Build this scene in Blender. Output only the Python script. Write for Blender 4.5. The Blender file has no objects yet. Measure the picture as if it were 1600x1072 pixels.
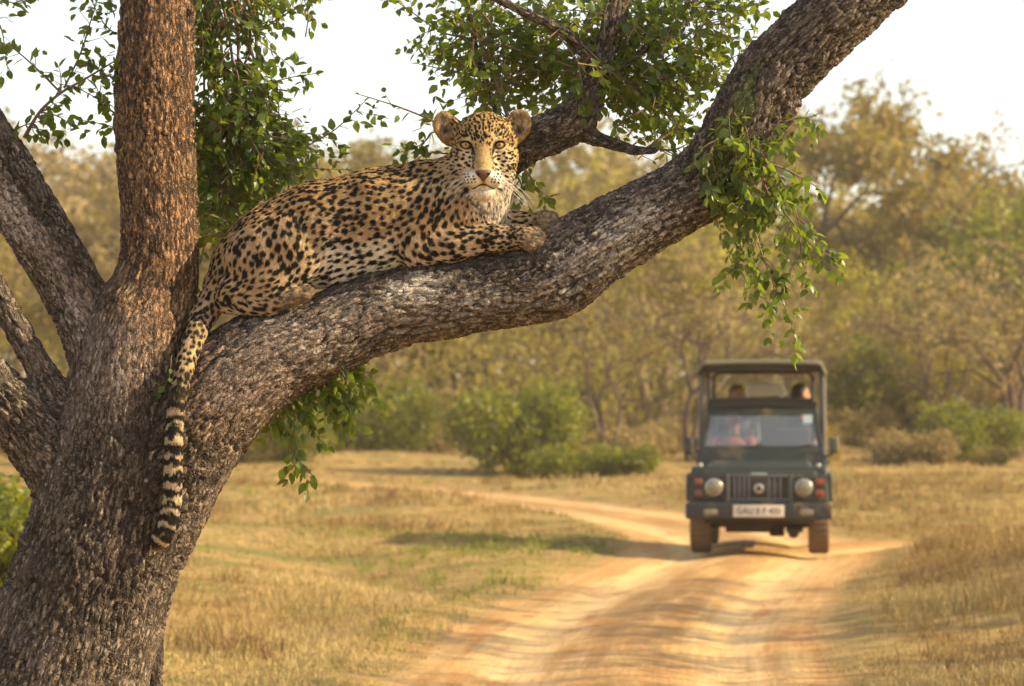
import bpy, math, random
import numpy as np
from mathutils import Vector, Matrix, kdtree

SC = bpy.context.scene
COL = SC.collection
RS = np.random.RandomState(7)
random.seed(7)

# ------------------------------------------------------------------ camera
CAM_H, PITCH, FPX = 1.56, math.radians(1.34), 4444.4
cam_data = bpy.data.cameras.new('camera')
cam_data.lens = 100.0
cam_data.sensor_width = 36.0
cam_data.clip_start = 0.1
cam_data.clip_end = 6000.0
cam_data.dof.use_dof = True
cam_data.dof.focus_distance = 9.22
cam_data.dof.aperture_fstop = 5.0
cam = bpy.data.objects.new('camera', cam_data)
COL.objects.link(cam)
cam.location = (0, 0, CAM_H)
cam.rotation_euler = (math.radians(90) + PITCH, 0, 0)
SC.camera = cam

# ------------------------------------------------------------------ sky, sun, exposure
SUN_EL, SUN_AZ = math.radians(29), math.radians(99)   # azimuth from +Y (view direction) towards +X (right)
world = bpy.data.worlds.new("World")
SC.world = world
world.use_nodes = True
wn = world.node_tree.nodes
sky = wn.new('ShaderNodeTexSky')
sky.sky_type = 'NISHITA'
sky.sun_disc = False
sky.sun_elevation = SUN_EL
sky.sun_rotation = SUN_AZ
sky.air_density = 1.0
sky.dust_density = 1.0
sky.ozone_density = 1.0
wn['Background'].inputs['Strength'].default_value = 0.09
# thin, even, dusty veil over the whole sky
veil = wn.new('ShaderNodeBackground'); veil.inputs['Color'].default_value = (1.0, 0.91, 0.78, 1); veil.inputs['Strength'].default_value = 0.28
addw = wn.new('ShaderNodeAddShader')
wl = world.node_tree.links
wl.new(sky.outputs[0], wn['Background'].inputs[0])
wl.new(wn['Background'].outputs[0], addw.inputs[0]); wl.new(veil.outputs[0], addw.inputs[1])
wl.new(addw.outputs[0], wn['World Output'].inputs[0])

sun_dir = Vector((math.sin(SUN_AZ) * math.cos(SUN_EL), math.cos(SUN_AZ) * math.cos(SUN_EL), math.sin(SUN_EL)))
sl = bpy.data.lights.new('sun', 'SUN')
sl.energy = 5.4
sl.angle = math.radians(0.6)
sl.color = (1.0, 0.79, 0.46)
so = bpy.data.objects.new('sun', sl)
COL.objects.link(so)
so.rotation_euler = (-sun_dir).to_track_quat('-Z', 'Y').to_euler()

SC.view_settings.view_transform = 'Standard'
SC.view_settings.look = 'None'
SC.view_settings.exposure = 0.93
SC.view_settings.gamma = 1.0
SC.view_settings.use_curve_mapping = False
SC.render.engine = 'CYCLES'
SC.cycles.use_denoising = True
SC.cycles.max_bounces = 8
SC.cycles.transparent_max_bounces = 12
SC.cycles.volume_bounces = 1

# ------------------------------------------------------------------ helpers
CP, SP_ = math.cos(PITCH), math.sin(PITCH)


def P(px, py, d):
    """point at depth d metres before the lens, for a spot of the 1600-wide photograph"""
    u = (px - 800.0) / FPX * d
    v = -(py - 536.0) / FPX * d
    return np.array([u, d * CP - v * SP_, CAM_H + d * SP_ + v * CP])


def G(px, py):
    """point of the flat ground seen at that spot"""
    a = P(px, py, 1.0) - np.array([0, 0, CAM_H])
    return np.array([0, 0, CAM_H]) + a * (-CAM_H / a[2])


def tag(o, label=None, cat=None, group=None, kind=None):
    if label: o['label'] = label
    if cat: o['category'] = cat
    if group: o['group'] = group
    if kind: o['kind'] = kind
    return o


def empty(name, loc=(0, 0, 0), rz=0.0):
    o = bpy.data.objects.new(name, None)
    o.empty_display_size = 0.2
    COL.objects.link(o)
    o.location = loc
    o.rotation_euler = (0, 0, rz)
    return o


def link(name, me, mat=None, parent=None):
    """objects are authored in world space when the parent is at identity, else in the parent's space"""
    o = bpy.data.objects.new(name, me)
    COL.objects.link(o)
    if mat is not None:
        me.materials.clear()
        for m in (mat if isinstance(mat, (list, tuple)) else [mat]):
            me.materials.append(m)
    if parent is not None:
        o.parent = parent
    return o


def mesh_np(name, V, F, smooth=True, attrs=None):
    """V (n,3); F (m,3) or (m,4) int array; attrs {name: (n,) float or (n,3) / (n,4) array}"""
    me = bpy.data.meshes.new(name)
    V = np.ascontiguousarray(V, dtype=np.float32)
    F = np.ascontiguousarray(F, dtype=np.int32)
    k = F.shape[1]
    me.vertices.add(len(V))
    me.vertices.foreach_set('co', V.ravel())
    me.loops.add(F.size)
    me.loops.foreach_set('vertex_index', F.ravel())
    me.polygons.add(len(F))
    me.polygons.foreach_set('loop_start', np.arange(0, F.size, k, dtype=np.int32))
    me.update(calc_edges=True)
    me.polygons.foreach_set('use_smooth', np.full(len(F), smooth))
    if attrs:
        for n, a in attrs.items():
            a = np.asarray(a, dtype=np.float32)
            if a.ndim == 1:
                at = me.attributes.new(n, 'FLOAT', 'POINT'); at.data.foreach_set('value', a)
            elif a.shape[1] == 3:
                at = me.attributes.new(n, 'FLOAT_VECTOR', 'POINT'); at.data.foreach_set('vector', a.ravel())
            else:
                at = me.attributes.new(n, 'FLOAT_COLOR', 'POINT'); at.data.foreach_set('color', a.ravel())
    me.update()
    return me


# ---- numpy noise
def _h(ix, iy, iz, seed):
    n = (ix.astype(np.int64) * 73856093) ^ (iy.astype(np.int64) * 19349663) ^ (iz.astype(np.int64) * 83492791) ^ (seed * 2654435761 & 0xffffffff)
    n = (n ^ (n >> 13)) & 0xffffffff
    n = (n * 1274126177) & 0xffffffff
    n = (n ^ (n >> 16)) & 0xffffffff
    return n.astype(np.float64) / 4294967295.0


def vnoise(p, seed=0):
    f = np.floor(p)
    t = p - f
    t = t * t * (3 - 2 * t)
    i = f.astype(np.int64)
    r = 0
    for dx in (0, 1):
        for dy in (0, 1):
            for dz in (0, 1):
                w = (t[:, 0] if dx else 1 - t[:, 0]) * (t[:, 1] if dy else 1 - t[:, 1]) * (t[:, 2] if dz else 1 - t[:, 2])
                r = r + w * _h(i[:, 0] + dx, i[:, 1] + dy, i[:, 2] + dz, seed)
    return r * 2 - 1


def fbm(p, octs=4, seed=0, gain=0.5):
    a, s, r = 1.0, 0.0, 0
    for k in range(octs):
        r = r + a * vnoise(p * (2.03 ** k) + 17.3 * k, seed + k)
        s += a
        a *= gain
    return r / s


def worley(p, seed=0):
    """first and second nearest feature distance"""
    f = np.floor(p).astype(np.int64)
    d1 = np.full(len(p), 9.0); d2 = d1.copy(); idv = np.zeros(len(p))
    for dx in (-1, 0, 1):
        for dy in (-1, 0, 1):
            for dz in (-1, 0, 1):
                c = f + np.array([dx, dy, dz])
                q = np.stack([c[:, k] + _h(c[:, 0], c[:, 1], c[:, 2], seed + 11 * k) for k in range(3)], 1)
                d = np.sqrt(((q - p) ** 2).sum(1))
                m = d < d1
                d2 = np.where(m, d1, np.minimum(d2, d))
                idv = np.where(m, _h(c[:, 0], c[:, 1], c[:, 2], seed + 77), idv)
                d1 = np.where(m, d, d1)
    return d1, d2, idv


def sstep(a, b, x):
    t = np.clip((x - a) / (b - a), 0, 1)
    return t * t * (3 - 2 * t)


# ---- signed distance fields on a (possibly uneven) grid, meshed with surface nets
class Field:
    def __init__(self, xs, ys, zs):
        self.a = [np.asarray(v, dtype=np.float32) for v in (xs, ys, zs)]
        self.f = np.full([len(v) for v in self.a], 1.0, dtype=np.float32)

    def sl(self, lo, hi):
        s = []
        for v, l, h in zip(self.a, lo, hi):
            i0 = max(int(np.searchsorted(v, l)) - 1, 0)
            i1 = min(int(np.searchsorted(v, h)) + 1, len(v))
            if i1 <= i0: return None
            s.append(slice(i0, i1))
        return tuple(s)

    def pts(self, s):
        return (self.a[0][s[0]][:, None, None], self.a[1][s[1]][None, :, None], self.a[2][s[2]][None, None, :])

    def combine(self, s, d, k, sub=False):
        f = self.f[s]
        if sub:
            d = -d
            if k > 0:
                h = np.clip(0.5 - 0.5 * (f - d) / k, 0, 1)
                self.f[s] = f * (1 - h) + d * h + k * h * (1 - h)
            else:
                self.f[s] = np.maximum(f, d)
        else:
            h = np.clip(0.5 + 0.5 * (f - d) / k, 0, 1)
            self.f[s] = f * (1 - h) + d * h - k * h * (1 - h)

    def cone(self, a, b, ra, rb, k=0.02, sub=False):
        a = np.asarray(a, float); b = np.asarray(b, float)
        m = max(ra, rb) + k + 0.02
        s = self.sl(np.minimum(a, b) - m, np.maximum(a, b) + m)
        if s is None: return
        X, Y, Z = self.pts(s)
        ab = b - a
        L2 = max(float(ab @ ab), 1e-9)
        t = np.clip(((X - a[0]) * ab[0] + (Y - a[1]) * ab[1] + (Z - a[2]) * ab[2]) / L2, 0, 1)
        d = np.sqrt((X - a[0] - t * ab[0]) ** 2 + (Y - a[1] - t * ab[1]) ** 2 + (Z - a[2] - t * ab[2]) ** 2) - (ra + (rb - ra) * t)
        self.combine(s, d.astype(np.float32), k, sub)

    def ell(self, c, r, k=0.02, R=None, sub=False):
        """ellipsoid; R rows are its axes"""
        c = np.asarray(c, float); r = np.asarray(r, float)
        m = r.max() + k + 0.02
        s = self.sl(c - m, c + m)
        if s is None: return
        X, Y, Z = self.pts(s)
        x, y, z = X - c[0], Y - c[1], Z - c[2]
        if R is not None:
            x, y, z = [R[i][0] * x + R[i][1] * y + R[i][2] * z for i in range(3)]
        k0 = np.sqrt((x / r[0]) ** 2 + (y / r[1]) ** 2 + (z / r[2]) ** 2)
        k1 = np.sqrt((x / r[0] ** 2) ** 2 + (y / r[1] ** 2) ** 2 + (z / r[2] ** 2) ** 2)
        d = k0 * (k0 - 1) / np.maximum(k1, 1e-6)
        self.combine(s, d.astype(np.float32), k, sub)

    def mesh(self):
        f = self.f
        ins = f < 0
        nx, ny, nz = f.shape
        c = ins[:-1, :-1, :-1].astype(np.int8)
        tot = np.zeros_like(c)
        for dx in (0, 1):
            for dy in (0, 1):
                for dz in (0, 1):
                    tot += ins[dx:nx - 1 + dx, dy:ny - 1 + dy, dz:nz - 1 + dz]
        act = (tot > 0) & (tot < 8)
        idx = np.argwhere(act)
        cid = np.full(act.shape, -1, dtype=np.int32)
        cid[act] = np.arange(len(idx))
        I, J, K = idx.T
        acc = np.zeros((len(idx), 3)); cnt = np.zeros(len(idx))
        cor = [(0, 0, 0), (1, 0, 0), (0, 1, 0), (1, 1, 0), (0, 0, 1), (1, 0, 1), (0, 1, 1), (1, 1, 1)]
        vals = [f[I + a, J + b, K + e] for a, b, e in cor]
        pos = [np.stack([self.a[0][I + a], self.a[1][J + b], self.a[2][K + e]], 1) for a, b, e in cor]
        for u in range(8):
            for w in range(u + 1, 8):
                if sum(abs(cor[u][q] - cor[w][q]) for q in range(3)) != 1: continue
                m = (vals[u] < 0) != (vals[w] < 0)
                t = np.where(m, vals[u] / np.where(m, vals[u] - vals[w], 1), 0)[:, None]
                acc += np.where(m[:, None], pos[u] * (1 - t) + pos[w] * t, 0)
                cnt += m
        V = acc / cnt[:, None]
        Q = []
        for ax in range(3):
            o1, o2 = [(1, 2), (2, 0), (0, 1)][ax]
            s0 = [slice(None)] * 3; s1 = [slice(None)] * 3
            s0[ax] = slice(0, -1); s1[ax] = slice(1, None)
            A, B = ins[tuple(s0)], ins[tuple(s1)]
            e = np.argwhere(A != B)
            e = e[(e[:, o1] > 0) & (e[:, o2] > 0) & (e[:, o1] < f.shape[o1] - 1) & (e[:, o2] < f.shape[o2] - 1)]
            if len(e) == 0: continue
            fl = A[tuple(e.T)]
            def cell(d1, d2):
                q = e.copy(); q[:, o1] -= d1; q[:, o2] -= d2
                return cid[tuple(q.T)]
            q = np.stack([cell(1, 1), cell(0, 1), cell(0, 0), cell(1, 0)], 1)
            q[~fl] = q[~fl][:, ::-1]
            Q.append(q)
        return V, np.concatenate(Q)


def vnormals(V, F):
    a, b, c, d = V[F[:, 0]], V[F[:, 1]], V[F[:, 2]], V[F[:, -1]]
    n = np.cross(c - a, d - b) if F.shape[1] == 4 else np.cross(b - a, c - a)
    N = np.zeros_like(V)
    for k in range(F.shape[1]):
        for j in range(3):
            N[:, j] += np.bincount(F[:, k], n[:, j], minlength=len(V))
    return N / np.maximum(np.linalg.norm(N, axis=1, keepdims=True), 1e-12)


def relax(V, F, it=2, w=0.5):
    for _ in range(it):
        acc = np.zeros_like(V); cnt = np.zeros(len(V))
        for k in range(F.shape[1]):
            i, j = F[:, k], F[:, (k + 1) % F.shape[1]]
            for q in range(3):
                acc[:, q] += np.bincount(i, V[j, q], minlength=len(V))
            cnt += np.bincount(i, minlength=len(V))
        V = V * (1 - w) + w * acc / np.maximum(cnt, 1)[:, None]
    return V


def tube_np(pts, rad, n=8, cap=True):
    """swept tube; returns V, F(quads)"""
    pts = np.asarray(pts, float); rad = np.asarray(rad, float)
    T = np.gradient(pts, axis=0)
    T /= np.maximum(np.linalg.norm(T, axis=1, keepdims=True), 1e-9)
    up = np.array([0.13, 0.31, 0.94])
    if abs(T[0] @ up) > 0.9: up = np.array([0.94, 0.31, 0.13])
    u = np.cross(T[0], up); u /= np.linalg.norm(u)
    V = []
    for i in range(len(pts)):
        u = u - T[i] * (u @ T[i]); u /= max(np.linalg.norm(u), 1e-9)
        w = np.cross(T[i], u)
        a = np.arange(n) * 2 * np.pi / n
        V.append(pts[i] + rad[i] * (np.cos(a)[:, None] * u + np.sin(a)[:, None] * w))
    V = np.concatenate(V)
    F = []
    for i in range(len(pts) - 1):
        for k in range(n):
            k2 = (k + 1) % n
            F.append((i * n + k, i * n + k2, (i + 1) * n + k2, (i + 1) * n + k))
    return V, np.array(F, dtype=np.int32)


class Geo:
    """collects quads / tris as quads into one mesh"""
    def __init__(self): self.V, self.F, self.n, self.A = [], [], 0, []
    def add(self, V, F, a=0.0):
        self.V.append(V); self.F.append(np.asarray(F) + self.n); self.n += len(V)
        self.A.append(np.full(len(V), a) if np.isscalar(a) else a)
    def tube(self, pts, rad, n=6, a=0.0):
        V, F = tube_np(pts, rad, n); self.add(V, F, a)
    def build(self, name, smooth=True):
        return mesh_np(name, np.concatenate(self.V), np.concatenate(self.F), smooth, {'rnd': np.concatenate(self.A)})


# ---- materials
def new_mat(name):
    m = bpy.data.materials.new(name)
    m.use_nodes = True
    m.node_tree.nodes.clear()
    return m, m.node_tree.nodes, m.node_tree.links


class NT:
    """tiny node-graph writer"""
    def __init__(self, name):
        self.m, self.n, self.l = new_mat(name)
        self.out = self.n.new('ShaderNodeOutputMaterial')
    def node(self, t, **kw):
        o = self.n.new(t)
        ins = kw.pop('ins', {})
        for k, v in kw.items(): setattr(o, k, v)
        for k, v in ins.items(): self.set(o.inputs[k], v)
        return o
    def set(self, sock, v):
        if isinstance(v, bpy.types.NodeSocket): self.l.new(v, sock)
        elif isinstance(v, bpy.types.Node): self.l.new(v.outputs[0], sock)
        else:
            if isinstance(v, (tuple, list)) and len(v) == 3 and sock.type == 'RGBA': v = (*v, 1)
            sock.default_value = v
    def attr(self, name, out='Fac'):
        return self.node('ShaderNodeAttribute', attribute_name=name).outputs[out]
    def noise(self, vec, scale, detail=4, rough=0.55, out='Fac'):
        return self.node('ShaderNodeTexNoise', ins={'Vector': vec, 'Scale': scale, 'Detail': detail, 'Roughness': rough}).outputs[out]
    def math(self, op, a, b=0.0, c=0.0, clamp=False):
        o = self.node('ShaderNodeMath', operation=op, use_clamp=clamp)
        self.set(o.inputs[0], a); self.set(o.inputs[1], b); self.set(o.inputs[2], c)
        return o.outputs[0]
    def ramp(self, x, lo, hi, a=0.0, b=1.0, smooth=True):
        o = self.node('ShaderNodeMapRange', interpolation_type='SMOOTHSTEP' if smooth else 'LINEAR')
        for s, v in zip(('Value', 'From Min', 'From Max', 'To Min', 'To Max'), (x, lo, hi, a, b)): self.set(o.inputs[s], v)
        return o.outputs[0]
    def mix(self, f, a, b, mode='MIX'):
        o = self.node('ShaderNodeMix', data_type='RGBA', blend_type=mode)
        self.set(o.inputs[0], f); self.set(o.inputs[6], a); self.set(o.inputs[7], b)
        return o.outputs[2]
    def scale(self, vec, s):
        o = self.node('ShaderNodeVectorMath', operation='MULTIPLY')
        self.set(o.inputs[0], vec); self.set(o.inputs[1], s)
        return o.outputs[0]
    def bump(self, h, strength=0.5, dist=0.01, normal=None):
        o = self.node('ShaderNodeBump', ins={'Height': h, 'Strength': strength, 'Distance': dist})
        if normal is not None: self.set(o.inputs['Normal'], normal)
        return o.outputs[0]
    def bsdf(self, col, rough=0.7, normal=None, **ins):
        o = self.node('ShaderNodeBsdfPrincipled', ins={'Base Color': col, 'Roughness': rough})
        if normal is not None: self.set(o.inputs['Normal'], normal)
        for k, v in ins.items(): self.set(o.inputs[k.replace('_', ' ')], v)
        return o.outputs[0]
    def done(self, sh):
        self.l.new(sh, self.out.inputs[0]); return self.m


def simple(name, col, rough=0.6, metal=0.0, var=0.15, vscale=8.0, dirt=0.0, **kw):
    t = NT(name)
    co = t.node('ShaderNodeTexCoord').outputs['Object']
    n = t.noise(co, vscale, 5)
    c = t.mix(n, tuple(x * (1 - var) for x in col), tuple(min(x * (1 + var), 1) for x in col))
    if dirt:
        d = t.ramp(t.noise(co, vscale * 0.6, 6, 0.65), 0.62 - dirt * 0.4, 0.8)
        c = t.mix(d, c, (0.30, 0.19, 0.09))
        rough = t.mix(d, (rough,) * 3, (0.9,) * 3)
    return t.done(t.bsdf(c, rough, Metallic=metal, **kw))


def leaf_mat(name, cols, trans, rough=0.45, attr='rnd', tw=0.4):
    """cols: dark, mid, light; trans: colour seen through the leaf"""
    t = NT(name)
    a = t.attr(attr)
    r = t.node('ShaderNodeValToRGB', ins={'Fac': a})
    e = r.color_ramp.elements
    e[0].color = (*cols[0], 1); e[1].color = (*cols[-1], 1)
    for k, c in enumerate(cols[1:-1]):
        x = e.new((k + 1) / (len(cols) - 1)); x.color = (*c, 1)
    b = t.bsdf(r.outputs[0], rough, Specular_IOR_Level=0.35)
    tr = t.node('ShaderNodeBsdfTranslucent', ins={'Color': t.mix(a, tuple(x * 0.75 for x in trans), trans)}).outputs[0]
    ms = t.node('ShaderNodeMixShader', ins={0: tw})
    t.l.new(b, ms.inputs[1]); t.l.new(tr, ms.inputs[2])
    return t.done(ms.outputs[0])
# ------------------------------------------------------------------ the big leaning tree
D0 = 9.3
PX = D0 / FPX            # metres per photo pixel at the tree


def smooth_path(pts, step=0.03):
    """Catmull-Rom through rows of (x, y, z, r ...)"""
    p = np.asarray(pts, float)
    q = np.vstack([2 * p[0] - p[1], p, 2 * p[-1] - p[-2]])
    out = []
    for i in range(1, len(q) - 2):
        n = max(2, int(np.linalg.norm(q[i + 1, :3] - q[i, :3]) / step))
        for t in np.arange(n) / n:
            out.append(0.5 * (2 * q[i] + (q[i + 1] - q[i - 1]) * t + (2 * q[i - 1] - 5 * q[i] + 4 * q[i + 1] - q[i + 2]) * t * t
                              + (3 * q[i] - q[i - 1] - 3 * q[i + 1] + q[i + 2]) * t ** 3))
    out.append(p[-1])
    return np.array(out)


def limb(rows):
    """rows of (px, py, depth offset in px, radius in px)"""
    return smooth_path([np.append(P(x, y, D0 + o * PX), r * PX) for x, y, o, r in rows])


LIMBS = [
    limb([(5, 1460, 0, 215), (20, 1330, 0, 178), (50, 1190, 0, 150), (92, 1060, 0, 132), (130, 950, 0, 124), (162, 850, 0, 121), (190, 760, 0, 118), (208, 660, 0, 104), (212, 590, 0, 92), (224, 520, 5, 80), (240, 460, 8, 66), (250, 400, 10, 59), (247, 300, 14, 56.5), (242, 200, 18, 56), (243, 100, 22, 56), (246, 0, 26, 55), (252, -120, 30, 53), (262, -240, 34, 50)]),
    limb([(195, 830, 0, 108), (232, 750, -4, 104), (285, 675, -6, 96), (345, 612, -8, 84), (410, 562, -6, 75), (475, 535, -4, 66), (540, 508, -2, 61), (600, 484, 0, 61), (700, 464, 2, 59), (800, 449, 2, 60), (872, 425, 0, 64), (950, 375, -6, 57), (1050, 317, -12, 53), (1118, 272, -16, 59), (1163, 200, -20, 57), (1215, 112, -26, 53), (1290, 38, -34, 52), (1365, -25, -40, 50), (1440, -90, -46, 48), (1540, -200, -56, 45), (1650, -330, -66, 42)]),
    limb([(-130, 60, 60, 50), (-60, 175, 50, 48), (0, 265, 44, 47), (68, 372, 36, 46), (120, 462, 24, 44), (160, 560, 10, 48), (185, 650, 0, 60)]),
    limb([(-110, 330, -30, 20), (-30, 415, -26, 20.5), (30, 520, -20, 21), (85, 615, -10, 23), (125, 690, 0, 34)]),
    limb([(-170, 520, -60, 41), (-60, 572, -50, 42), (0, 624, -40, 42), (50, 678, -26, 46), (105, 745, -10, 54), (150, 810, 0, 60)]),
    limb([(668, 452, 30, 34), (690, 395, 52, 34), (735, 310, 62, 33), (790, 243, 62, 31), (845, 213, 60, 31), (898, 188, 58, 30), (928, 125, 60, 23), (950, 65, 62, 20), (966, 5, 66, 19), (990, -90, 72, 16), (1010, -230, 80, 12)]),
    limb([(893, 196, 58, 20), (925, 214, 56, 14), (962, 226, 54, 11), (1004, 238, 50, 8), (1030, 232, 46, 5)]),
    limb([(215, 880, 90, 30), (228, 980, 96, 24), (231, 1070, 98, 22), (226, 1200, 96, 28), (215, 1460, 90, 40)]),
    limb([(918, 150, 60, 12), (960, 115, 80, 9), (1030, 60, 110, 7), (1110, 10, 130, 5), (1180, -40, 140, 4)]),
    limb([(935, 100, 60, 14), (880, 50, 40, 10), (800, 10, 20, 8), (700, -40, 10, 6)]),
    limb([(800, 235, 64, 8), (770, 160, 90, 7), (745, 80, 110, 6), (725, -20, 120, 5)]),
]


def tree_field(step, lo, hi, limbs=LIMBS, k=0.035):
    F_ = Field(*[np.arange(lo[i], hi[i], step) for i in range(3)])
    for L in limbs:
        S = L[::2] if len(L) % 2 else np.vstack([L[::2], L[-1:]])
        for i in range(len(S) - 1):
            kk = k if S[i, 3] > 0.045 else 0.012
            F_.cone(S[i, :3], S[i + 1, :3], S[i, 3], S[i + 1, 3], kk if i > 0 else 0.01)
    return F_


TF = tree_field(0.0125, (-2.15, 8.6, -0.12), (2.05, 10.0, 3.72))
TV, TQ = TF.mesh()
TV = relax(TV, TQ, 2, 0.5)


def tree_depth(px, py):
    """depth at which the ray through that spot of the photograph first meets the trunk"""
    best = None
    for d in np.arange(8.7, 10.0, 0.006):
        p = P(px, py, d)
        i, j, k = [int(round((p[q] - TF.a[q][0]) / 0.0125)) for q in range(3)]
        if 0 <= i < TF.f.shape[0] and 0 <= j < TF.f.shape[1] and 0 <= k < TF.f.shape[2] and TF.f[i, j, k] < 0:
            return d
    return None


def subdivide_np(V, Q):
    """one linear subdivision of a quad mesh"""
    n = len(V)
    E = np.stack([Q, np.roll(Q, -1, 1)], 2).reshape(-1, 2)
    Es = np.sort(E, 1)
    key = Es[:, 0].astype(np.int64) * n + Es[:, 1]
    uk, inv = np.unique(key, return_inverse=True)
    ea, eb = uk // n, uk % n
    EV = (V[ea] + V[eb]) / 2
    FV = V[Q].mean(1)
    V2 = np.vstack([V, EV, FV])
    ei = inv.reshape(-1, 4) + n
    fi = np.arange(len(Q)) + n + len(uk)
    R = [np.stack([Q[:, k], ei[:, k], fi, ei[:, k - 1]], 1) for k in range(4)]
    return V2, np.concatenate(R)


TV, TQ = subdivide_np(TV, TQ)
TV = relax(TV, TQ, 2, 0.5)

# bark coordinates: along the limb, and the two directions across it
SK, SKA = [], []
for L in LIMBS:
    T = np.gradient(L[:, :3], axis=0); T /= np.linalg.norm(T, axis=1, keepdims=True)
    u = np.cross(T[0], [0.1, 0.9, 0.2]); u /= np.linalg.norm(u)
    s = 0.0
    for i in range(len(L)):
        if i: s += np.linalg.norm(L[i, :3] - L[i - 1, :3])
        u = u - T[i] * (u @ T[i]); u /= np.linalg.norm(u)
        SK.append(np.concatenate([L[i], T[i], u, np.cross(T[i], u), [s]]))
SK = np.array(SK)
best = np.full(len(TV), 9.0); bi = np.zeros(len(TV), int)
for i in range(len(SK)):
    d = np.sqrt(((TV - SK[i, :3]) ** 2).sum(1)) - SK[i, 3]
    m = d < best
    best[m] = d[m]; bi[m] = i
K = SK[bi]
rel = TV - K[:, :3]
BC = np.stack([K[:, 13] + (rel * K[:, 4:7]).sum(1), (rel * K[:, 7:10]).sum(1), (rel * K[:, 10:13]).sum(1)], 1)
Rloc = K[:, 3]


def photo_xy(V):
    """where world points fall in the 1600-wide photograph (used once, to place the lichen, moss and pale zones on the bark)"""
    q = V - np.array([0, 0, CAM_H])
    z = q[:, 1] * CP + q[:, 2] * SP_
    v = -q[:, 1] * SP_ + q[:, 2] * CP
    return 800 + FPX * q[:, 0] / z, 536 - FPX * v / z


bx_, by_ = photo_xy(TV)


def blob(x, y, sx, sy, rot=0.0):
    c, s = math.cos(math.radians(rot)), math.sin(math.radians(rot))
    dx, dy = bx_ - x, by_ - y
    return np.exp(-(((dx * c + dy * s) / sx) ** 2 + ((-dx * s + dy * c) / sy) ** 2))


frontish = sstep(0.2, -0.4, (TV - K[:, :3])[:, 1] / np.maximum(Rloc, 1e-3))
wob = fbm(BC * 7, 3, 5)
warp = np.stack([fbm(BC * 14, 3, 21), fbm(BC * 14, 3, 22), fbm(BC * 14, 3, 23)], 1) * (1.0 + 1.6 * sstep(-0.2, 0.4, fbm(BC * 5, 2, 24)))[:, None]
q1 = BC * np.array([10.5, 44.0, 44.0]) + warp * np.array([0.5, 0.6, 0.6])
f1, f2, pid = worley(q1, 3)
edge = sstep(0.0, 0.34, f2 - f1)
q2 = BC * np.array([26.0, 80.0, 80.0]) + warp * 0.7
g1, g2, pid2 = worley(q2, 9)
edge2 = sstep(0.0, 0.3, g2 - g1)
fine = fbm(BC * np.array([60., 120., 120.]), 3, 40)
# rough fissured bark low on the trunk and on the limbs' upper sides, smoother plates elsewhere
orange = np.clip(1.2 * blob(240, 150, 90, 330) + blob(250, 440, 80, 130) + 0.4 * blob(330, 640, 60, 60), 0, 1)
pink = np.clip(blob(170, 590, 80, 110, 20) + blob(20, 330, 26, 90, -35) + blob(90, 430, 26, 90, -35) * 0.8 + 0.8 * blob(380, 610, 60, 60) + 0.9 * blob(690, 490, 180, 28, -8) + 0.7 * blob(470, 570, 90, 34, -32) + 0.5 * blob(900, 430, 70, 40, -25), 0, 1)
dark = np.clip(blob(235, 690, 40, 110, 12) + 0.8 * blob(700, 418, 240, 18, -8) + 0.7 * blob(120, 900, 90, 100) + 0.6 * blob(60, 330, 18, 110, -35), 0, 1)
zone = sstep(0.05, 0.5, fbm(BC * np.array([3.0, 6.0, 6.0]), 3, 61)); zone2 = sstep(0.0, 0.5, fbm(BC * np.array([4.0, 9.0, 9.0]), 3, 67))
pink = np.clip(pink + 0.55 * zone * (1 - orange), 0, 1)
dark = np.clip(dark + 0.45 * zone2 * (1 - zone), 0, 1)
pale = np.clip(1.5 * blob(655, 447, 32, 19, -18) + 0.5 * blob(740, 470, 60, 16, -8) + 0.6 * blob(15, 330, 26, 70, -35) + 0.4 * blob(100, 470, 20, 70, -30) + 0.9 * blob(612, 458, 12, 14) + 0.55 * blob(950, 400, 130, 45, -28) + 0.35 * blob(1000, 340, 150, 40, -30) + 0.3 * blob(520, 520, 120, 60, -25), 0, 1.3)
moss = np.clip(1.2 * blob(1150, 190, 26, 60, 25) + 1.0 * blob(1110, 270, 26, 36) + 0.6 * blob(1190, 260, 24, 40) + 0.5 * blob(1180, 110, 14, 40, 25), 0, 1.2)
amp = (0.0095 * (1 - 0.5 * orange) * (1 - 0.45 * pink)) * sstep(0.008, 0.06, Rloc)
amp = amp * (0.60 + 0.95 * sstep(-0.35, 0.35, fbm(BC * np.array([6.0, 12.0, 12.0]), 3, 81)))
lump = fbm(BC * np.array([2.6, 5.0, 5.0]), 2, 83)
disp = amp * (1.05 * edge - 1 + 0.45 * (pid - 0.5)) + 0.35 * amp * (edge2 - 1) + amp * 0.35 * fine + (wob * 0.007 + 0.011 * lump) * sstep(0.02, 0.09, Rloc) + 0.016 * blob(880, 478, 26, 20) + 0.012 * blob(705, 520, 30, 14) + 0.02 * blob(185, 470, 20, 20) - 0.012 * blob(235, 690, 22, 60)
TN = vnormals(TV, TQ)
TV = TV + TN * disp[:, None]
cav = np.clip(0.25 + 0.55 * edge + 0.2 * edge2 + 0.15 * fine, 0, 1)
mask = np.stack([orange, pink, dark], 1)
mask2 = np.stack([np.clip(pale, 0, 1.3), np.clip(moss, 0, 1.2), pid], 1)

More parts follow.
